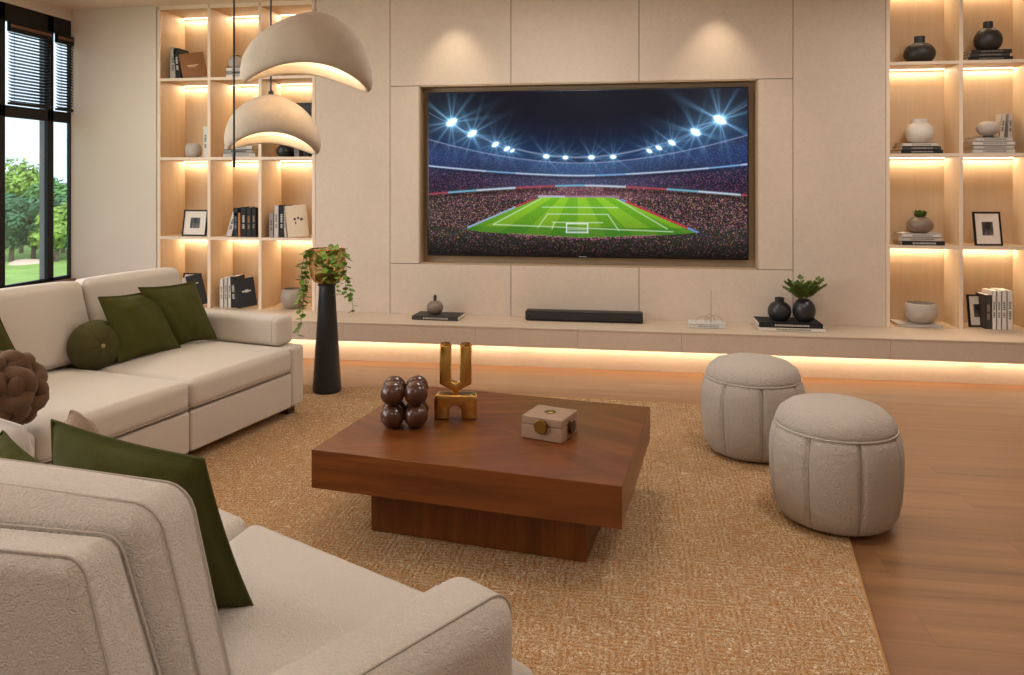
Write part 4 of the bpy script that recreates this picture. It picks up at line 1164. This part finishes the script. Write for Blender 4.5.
# ---- left second row
vessel('ceramic_pot', 'round grey white pot on the second shelf of the left column', 'pot', 193.5, YF + .06, L3, bowl_prof(.064, .108, .046, .62), M_greycer)
book_up(203, 208, 126.5, YF, L3, (214, 208, 198), 'white book standing alone beside the divider, second shelf', (90, 90, 92), d=.15)
z = L3
z = book_flat(223, 255, z, .030, YF, (190, 184, 176), 'pale book at the bottom of the stack behind the hanging rod', GY, group='book stack behind the hanging rod')
z = book_flat(224, 253, z, .030, YF + .005, GY, 'mid grey book in the middle of the stack behind the hanging rod', BL, group='book stack behind the hanging rod')
z = book_flat(224.5, 252, z, .028, YF, (202, 196, 188), 'light book on top of the stack behind the hanging rod', GY, group='book stack behind the hanging rod')
frame_pic('black frame standing behind the smaller pendant lamp', 279, 308, 102.5, YF + .10, L3, 8, yaw=0, mat_b=M_black)
vessel('ceramic_pot', 'black round pot below the smaller pendant lamp', 'pot', 284, YF + .02, L3, bowl_prof(.056, .082, .035, .55), M_blackcer)
book_up(294, 299, 143, YF - .02, L3, (120, 116, 112), 'grey book standing below the smaller pendant lamp', (60, 60, 60), d=.12)
book_up(303, 308.5, 143, YF - .02, L3, BL, 'short black book against the right side below the smaller pendant', None, d=.12)
# ---- left third row
frame_pic('black framed photograph on the third shelf of the left column', 181, 206, 210, YF + .02, L2, 9, yaw=-4)
vessel('small_vase', 'small cream bottle half hidden behind the black framed photograph', 'vase', 204.5, YF + .09, L2, bottle_prof(.022, .07, .008, .02), M_whitecer)
book_up(226, 231.5, 209.5, YF, L2, (198, 190, 180), 'pale book leaning right against the dark books, third shelf', (70, 66, 62), lean=16, d=.15, hh=.19)
bpos = atY(218, 236, YF)
bpy.context.view_layer.update()
COL.objects['book'] if False else None
book_up(233.6, 237.5, 208, YF, L2, NV, 'dark blue book in the middle of the third shelf', (120, 130, 140), d=.15)
book_up(237.8, 240.5, 213, YF, L2, OR, 'thin orange book in the middle of the third shelf', None, d=.15)
book_up(240.8, 246, 207, YF, L2, BL, 'thick black book right of the thin orange book', (190, 184, 176), d=.15)
book_up(246.3, 251, 208, YF, L2, (34, 30, 29), 'charcoal book between two black books, third shelf', (150, 110, 80), d=.15)
book_up(251.3, 256, 207.5, YF, L2, (20, 19, 19), 'black book touching the divider, third shelf', (140, 120, 100), d=.15)
book_up(269, 273.5, 213.5, YF, L2, (150, 142, 134), 'short grey book at the left of the third column row', (70, 66, 62), d=.15)
book_up(274, 278.6, 205.5, YF, L2, (196, 188, 178), 'tall pale book right of the short grey book', (110, 104, 98), d=.15)
book_up(279, 284, 205, YF, L2, BL, 'black book between the pale book and the leaning cream book', (190, 184, 176), d=.15)
book_up(284.4, 286.6, 206, YF, L2, (205, 198, 188), 'thin white book pressed behind the leaning cream book', (120, 114, 108), lean=-4, d=.15)
cover_book(288, 306, 206, YF - .035, L2, CR, 'cream covered book leaning with its front showing, third shelf', (60, 56, 52), tilt=6, th=.022, lean=6, art=((.35, .52, .45, .60), (.52, .55, .62, .62), (.66, .50, .78, .58), (.4, .40, .46, .48)))
# ---- left bottom row
frame_pic('dark frame standing behind the leaning magazines, bottom left compartment', 181, 197, 273.5, YF + .11, L1, 8)
cover_book(185, 200, 278, YF + .03, L1, (206, 198, 188), 'white magazine leaning in the bottom left compartment', (90, 86, 82), tilt=8, th=.018, lean=4, art=((.2, .7, .7, .74),))
cover_book(192, 205, 276, YF - .02, L1, (30, 28, 28), 'dark magazine leaning at the front of the bottom left compartment', (200, 190, 180), tilt=14, th=.02, lean=4, art=((.2, .7, .7, .74),))
book_up(219.5, 223.5, 279, YF, L1, (206, 198, 186), 'cream book at the left end of the bottom middle row', (120, 112, 104), d=.15)
book_up(223.9, 227.6, 277.5, YF, L1, (186, 180, 172), 'light grey book second in the bottom middle row', (110, 104, 98), d=.15)
book_up(228, 231, 277, YF, L1, (214, 206, 196), 'white book next to the black book, bottom middle row', (110, 104, 98), d=.15)
book_up(231.4, 236.5, 276.5, YF, L1, BL, 'black upright book behind the leaning black book', (190, 184, 176), lean=-3, d=.15)
cover_book(237.5, 254, 280, YF - .035, L1, (22, 21, 21), 'black covered book leaning with pale emblem, bottom middle row', (196, 188, 178), tilt=9, th=.026, lean=6, art=((.34, .52, .78, .57), (.50, .50, .66, .60)), side=(206, 198, 186))
vessel('ceramic_bowl', 'taupe round bowl on the bottom shelf near the pedestal', 'bowl', 292.5, YF + .05, L1, bowl_prof(.092, .150, .072, .5), M_taupeg)
# ---- right bookcase
YR = YW + .032
vessel('vase', 'squat black vase alone on the upper right shelf', 'vase', 919.5, YR + .07, L4, bottle_prof(.100, .140, .034, .045, .55), M_darkcer)
z = L4
for k, (c, lab, u0, u1) in enumerate(((BL, 'black book at the bottom of the dark stack, upper right', 968, 1013), ((60, 52, 46), 'brown black book in the middle of the dark stack, upper right', 970, 1010), ((42, 38, 36), 'dark book on top of the dark stack, upper right', 971, 1012))):
    z = book_flat(u0, u1, z, .023, YR - .02, c, lab, (120, 110, 100), group='dark book stack in the upper right')
vessel('vase', 'black bulb vase with short neck on the dark book stack', 'vase', 988, YR + .06, z, bottle_prof(.086, .155, .030, .045, .5), M_darkcer)
z = L3
for c, lab, u0, u1 in ((BL, 'black book at the bottom under the white vase', 901, 943), ((66, 60, 56), 'dark book in the middle under the white vase', 902, 941), ((200, 190, 176), 'pale thin book on top under the white vase', 903, 938)):
    z = book_flat(u0, u1, z, .024, YR - .01, c, lab, (150, 142, 134), group='book stack under the white vase')
vessel('vase', 'white round vase with wide neck on dark books', 'vase', 919.5, YR + .07, z, bottle_prof(.092, .135, .054, .03, .5), M_whitecer)
z = L3
for c, lab, u0, u1 in (((200, 192, 182), 'white book at the bottom of the pale stack on the right', 973, 1015), ((186, 178, 168), 'grey white book second in the pale stack on the right', 974, 1014), ((210, 202, 192), 'white book third in the pale stack on the right', 973, 1015), ((196, 186, 174), 'topmost book of the pale stack on the right', 975, 1013)):
    z = book_flat(u0, u1, z, .026, YR - .01, c, lab, (120, 112, 104), group='pale book stack on the right')
v_ = vessel('ceramic_bowl', 'oval grey bowl on a dark foot on the pale book stack', 'bowl', 988, YR + .06, z, [(0, .012)] + bez([(.03, .014), (.062, .035), (.072, .062), (.062, .09), (.035, .108), (0, .112)], 5), M_greycer)
mb = MB().lathe([(0, 0), (.034, 0), (.030, .012), (.030, .018), (0, .018)], seg=24); link('foot', mb, M_blackcer, v_)
book_up(999, 1004, 113, YR + .10, z, (206, 196, 182), 'cream book standing on the pale stack beside the oval bowl', (80, 74, 68), lean=6, d=.08, hh=.165)
book_up(1007.5, 1012.5, 112.5, YR + .10, z, (190, 180, 168), 'pale book with dark lettering nearest the right edge, on the pale stack', (60, 56, 52), lean=2, d=.08, hh=.165)
z = L2
for c, lab, u0, u1 in ((BL, 'black book at the bottom under the succulent pot on the right', 902, 945), ((186, 176, 164), 'grey book in the middle under the succulent pot on the right', 900, 942), ((206, 198, 186), 'white book on top under the succulent pot on the right', 903, 941)):
    z = book_flat(u0, u1, z, .026, YR - .01, c, lab, (120, 112, 104) if c != BL else (200, 192, 180), group='book stack under the succulent pot')
vessel('plant_pot', 'oval dark taupe pot on the book stack, right bookcase', 'pot', 920, YR + .07, z, bowl_prof(.084, .105, .040, .45), M_taupecer)
succulent('spiky succulent in the dark taupe pot, right bookcase', 920, YR + .07, z + .10, 12, .075, 1.0)
frame_pic('black framed photograph alone on a shelf of the right bookcase', 975, 1004, 212, YR + .02, L2, 9, yaw=6)
mb_z = L1
z = book_flat(899, 943, L1, .018, YR - .03, (196, 186, 172), 'flat pale book under the grey bowl, right bookcase', None, d=.19)
vessel('ceramic_bowl', 'large grey white bowl on a flat book, right bookcase bottom', 'bowl', 920.5, YR + .06, z, bowl_prof(.106, .132, .090, .5), M_greycer)
frame_pic('black frame beside white books, right bookcase bottom', 969, 990, 295, YR + .05, L1, 8, yaw=8)
book_up(985.5, 991.5, 295, YR - .02, L1, (60, 52, 48), 'dark brown book between the frame and white books', (150, 130, 110), d=.15)
for i, (u0, u1, vt, lab) in enumerate(((992, 996.4, 291, 'leftmost of the white books beside the dark brown book'), (996.8, 1001.4, 291.5, 'second white book from the dark brown book'), (1001.8, 1006.8, 290.5, 'third white book from the dark brown book'), (1007.2, 1013, 291, 'white book with large lettering at the right end of the row'))):
    book_up(u0, u1, vt, YR - .02, L1, (222 - i * 3, 214 - i * 3, 202 - i * 3), lab, (90, 84, 78), d=.15, group='white books at the bottom right')

# ---------------------------------------------------------------- things on the bench
HB = BZ1 + .0006
z = book_flat(411.5, 458, HB, .028, 5.27, (58, 54, 52), 'dark book with pale cover lying on the bench under the bottle', (180, 170, 158), d=.20, yaw=-2)
vessel('bottle_vase', 'small taupe round bottle with a dark neck on the bench', 'vase', 435, 5.37, z, bottle_prof(.060, .098, .012, .0, .45), M_taupecer)
mbp = atY(435, 100, 5.37)
mb = MB().lathe([(0, 0), (.010, 0), (.013, .03), (.009, .045), (0, .046)], (mbp.x, 5.37, z + .094), 16); nk = link('stopper', mb, M_blackcer, None); nk.parent = bpy.data.objects[[o.name for o in bpy.data.objects if o.name.startswith('bottle_vase')][-1]]; nk.location = (0, 0, .094)
# soundbar
a, b = atZ(525, 321, HB), atZ(643, 325, HB)
sb_ = thing('soundbar', 'long black soundbar on the bench under the television', 'soundbar', ((a.x + b.x) / 2, 5.37, HB))
w = (b.x - a.x) / 2
mb = MB().box((-w, -.01, .006), (w, .10, .070), bev=.006); link('housing', mb, M_black, sb_)
mb = MB().box((-w + .006, -.014, .012), (w - .006, -.009, .062), bev=.002); link('grille', mb, M_sbar, sb_)
for k in (-1, 1):
    mb = MB().lathe([(0, 0), (.015, 0), (.015, .007), (0, .007)], (k * (w - .06), .045, 0), 14); link('foot', mb, M_black, sb_)
# wire ornament on a pale book
z = book_flat(689, 726, HB, .026, 5.27, (206, 200, 192), 'pale flat book on the bench right of the soundbar', (150, 144, 138), d=.17)
p = atY(710, 100, 5.33)
wo = thing('wire_ornament', 'thin wire ornament with an upright spike on the pale flat book', 'ornament', (p.x, 5.34, z))
M_wire = plain('dull_wire', srgb(140, 120, 98), .4, .7)
mb = MB()
for (cx_, rx_, ry_, rz_) in ((-.045, .05, .03, .04), (.03, .055, .03, .045), (.0, .035, .04, .055)):
    mb.tube([(cx_ + rx_ * math.cos(PI * i / 16), ry_ * math.sin(2 * PI * i / 16) * .5, .003 + rz_ * math.sin(PI * i / 16)) for i in range(17)], .0014, 6)
link('loops', mb, M_wire, wo)
mb = MB().tube([(.008, 0, 0), (.008, 0, .215)], .0016, 6); link('spike', mb, M_wire, wo)
# black vases
z = book_flat(760, 826, HB, .026, 5.235, (214, 206, 194), 'white large book under the black book on the bench', (120, 112, 104), d=.24)
z = book_flat(759, 823, z, .028, 5.235, (20, 19, 19), 'black large book under the two black vases', (190, 180, 168), d=.24)
vessel('vase', 'black round vase with a collar, left of the leafy one', 'vase', 779.5, 5.35, z, bottle_prof(.076, .125, .030, .028, .5), M_blackcer)
vessel('vase', 'black egg shaped vase holding green sprigs on the bench', 'vase', 804, 5.33, z, bottle_prof(.074, .150, .028, .0, .5), M_blackcer)
p = atY(804, 100, 5.33)
sp = thing('green_sprigs', 'leafy green sprigs standing in the egg shaped black vase', 'plant', (p.x, 5.33, z + .13))
sb, lb = MB(), MB(); rnd = random.Random(5)
for k in range(22):
    a = 2 * PI * k / 22 + rnd.uniform(-.2, .2); e = rnd.uniform(.6, 2.4); L = rnd.uniform(.11, .17)
    d = Vector((math.cos(a), math.sin(a) * .8, e)).normalized(); o0 = Vector((p.x, 5.33, z + .12))
    path = [o0 + d * (L * i / 7) + Vector((math.cos(a), math.sin(a), 0)) * .03 * (i / 7) ** 2 for i in range(8)]
    sb.tube(path, .0018, 5)
    for i in range(3, 8):
        for s_ in (-1, 1):
            dd = (path[i] - path[i - 1]).normalized(); sd = dd.cross(Vector((0, 0, 1))).normalized() * s_
            leaf_at(lb, path[i], dd * .9 + sd * .9 + Vector((0, 0, .2)), .036)
    leaf_at(lb, path[-1], d, .04)
link('stems', sb, M_stem, sp, world=True); o = link('leaves', lb, M_leaf, sp, world=True, smooth=False); o['kind'] = 'stuff'

# ---------------------------------------------------------------- garden beyond the window
GZ = -4.0
M_grass = plain('lawn_grass', srgb(128, 160, 74), .9, var=.25, sc=.6)
mb = MB().box((-160, -40, GZ - .3), (XL - 1.5, 160, GZ)); gr = struct('ground', mb, M_grass); gr['label'] = 'green lawn outside the window'
M_path = plain('pale_gravel', srgb(200, 178, 160), .9)
mb = MB().lathe([(0, 0), (1.1, 0), (1.0, .10), (.8, .2), (0, .25)], seg=28, fr=lambda w, z: 1 + .15 * math.sin(3 * w)); o = link('gravel_bed', mb, M_path, None, loc=tuple(atD(27, 262, 49).xy) + (GZ,)); tag(o, 'pale gravel bed on the lawn under the trees', 'gravel bed')
M_trunk = plain('tree_bark', srgb(86, 74, 62), .9)
M_crowns = [plain('tree_foliage_%s' % n_, srgb(*c), .7, var=.35, sc=1.2) for n_, c in (('yellowish', (128, 162, 66)), ('mid', (84, 132, 66)), ('dark', (60, 108, 72)))]
def tree(u, t, top_v, rad, kind, label, seed):
    rn = random.Random(seed); p = atD(u, 181, t); base = Vector((p.x, p.y, GZ)); ztop = CAM_H + (181 - top_v) / FPX * t
    r = thing('garden_tree', label, 'tree', base, 0, 'trees in the garden outside the window')
    mb = MB(); h = ztop - GZ
    mb.tube([base, base + Vector((.1, 0, h * .3)), base + Vector((-.1, .1, h * .55)), base + Vector((0, 0, h * .8))], [.16, .13, .1, .05], 8)
    for k in range(5):
        a = rn.uniform(0, 6.28); mb.tube([base + Vector((0, 0, h * .45)), base + Vector((math.cos(a) * rad * .6, math.sin(a) * rad * .6, h * rn.uniform(.6, .8)))], [.07, .03], 6)
    link('trunk', mb, M_trunk, r, world=True)
    mb = MB()
    blobs = []
    for k in range(11):
        a = rn.uniform(0, 6.28); q_ = rn.uniform(0, .75) * rad; zz = rn.uniform(.34, .88) * h; blobs.append((base + Vector((math.cos(a) * q_, math.sin(a) * q_, zz)), rad * rn.uniform(.35, .55)))
    blobs.append((base + Vector((0, 0, h - rad * .5)), rad * .48))
    for c, br2 in blobs:
        for _ in range(240):
            n_ = Vector((rn.gauss(0, 1), rn.gauss(0, 1), rn.gauss(0, 1))).normalized(); pp = c + n_ * br2 * rn.uniform(.7, 1.05)
            s_ = rn.uniform(.11, .22); t1 = (n_ + Vector((rn.gauss(0, .5), rn.gauss(0, .5), rn.gauss(0, .5)))).normalized().orthogonal().normalized(); t2 = n_.cross(t1).normalized()
            mb.add([pp - t1 * s_, pp - t2 * s_ * .6, pp + t1 * s_, pp + t2 * s_ * .6], [(0, 1, 2, 3)])
    o = link('crown', mb, M_crowns[kind], r, world=True, smooth=False)
for args in ((21, 56, 165, 2.6, 0, 'yellow green tree in the middle of the left window pane', 1), (6, 62, 172, 2.5, 1, 'green tree at the left edge of the photo outside', 2),
             (38, 64, 176, 2.6, 1, 'mid green tree beside the grey outer post', 3), (11, 50, 196, 1.7, 2, 'low dark tree near the left edge of the window', 4),
             (63, 56, 183, 2.4, 1, 'green tree behind the narrow window pane', 5), (72, 52, 196, 1.7, 2, 'dark tree where the narrow pane meets the wall', 6), (51, 76, 178, 3.0, 1, 'distant tree partly hidden by the black mullion', 7),
             (33, 52, 200, 1.9, 2, 'low dark tree at the right of the left pane', 8), (20, 74, 176, 3.0, 2, 'tall dark tree at the back of the left pane', 9), (56, 50, 205, 1.5, 0, 'small yellow green tree at the left of the narrow pane', 10)): tree(*args)
hb = thing('distant_house', 'pale building glimpsed beyond the trees', 'building', (-98, 118, GZ))
mb = MB().box((-6, -4, 0), (6, 4, 4.6)); link('house_wall', mb, plain('white_render', srgb(214, 214, 216), .8), hb, smooth=False)
mb = MB().box((-6.4, -4.4, 4.6), (6.4, 4.4, 5.0)); link('roof', mb, plain('grey_roof', srgb(150, 150, 156), .8), hb, smooth=False)
mb = MB()
for k in range(5): mb.box((-5 + k * 2.2, -4.05, 1.5), (-3.8 + k * 2.2, -4.0, 3.2))
link('windows', mb, plain('dark_panes', srgb(60, 70, 84), .3), hb, smooth=False)
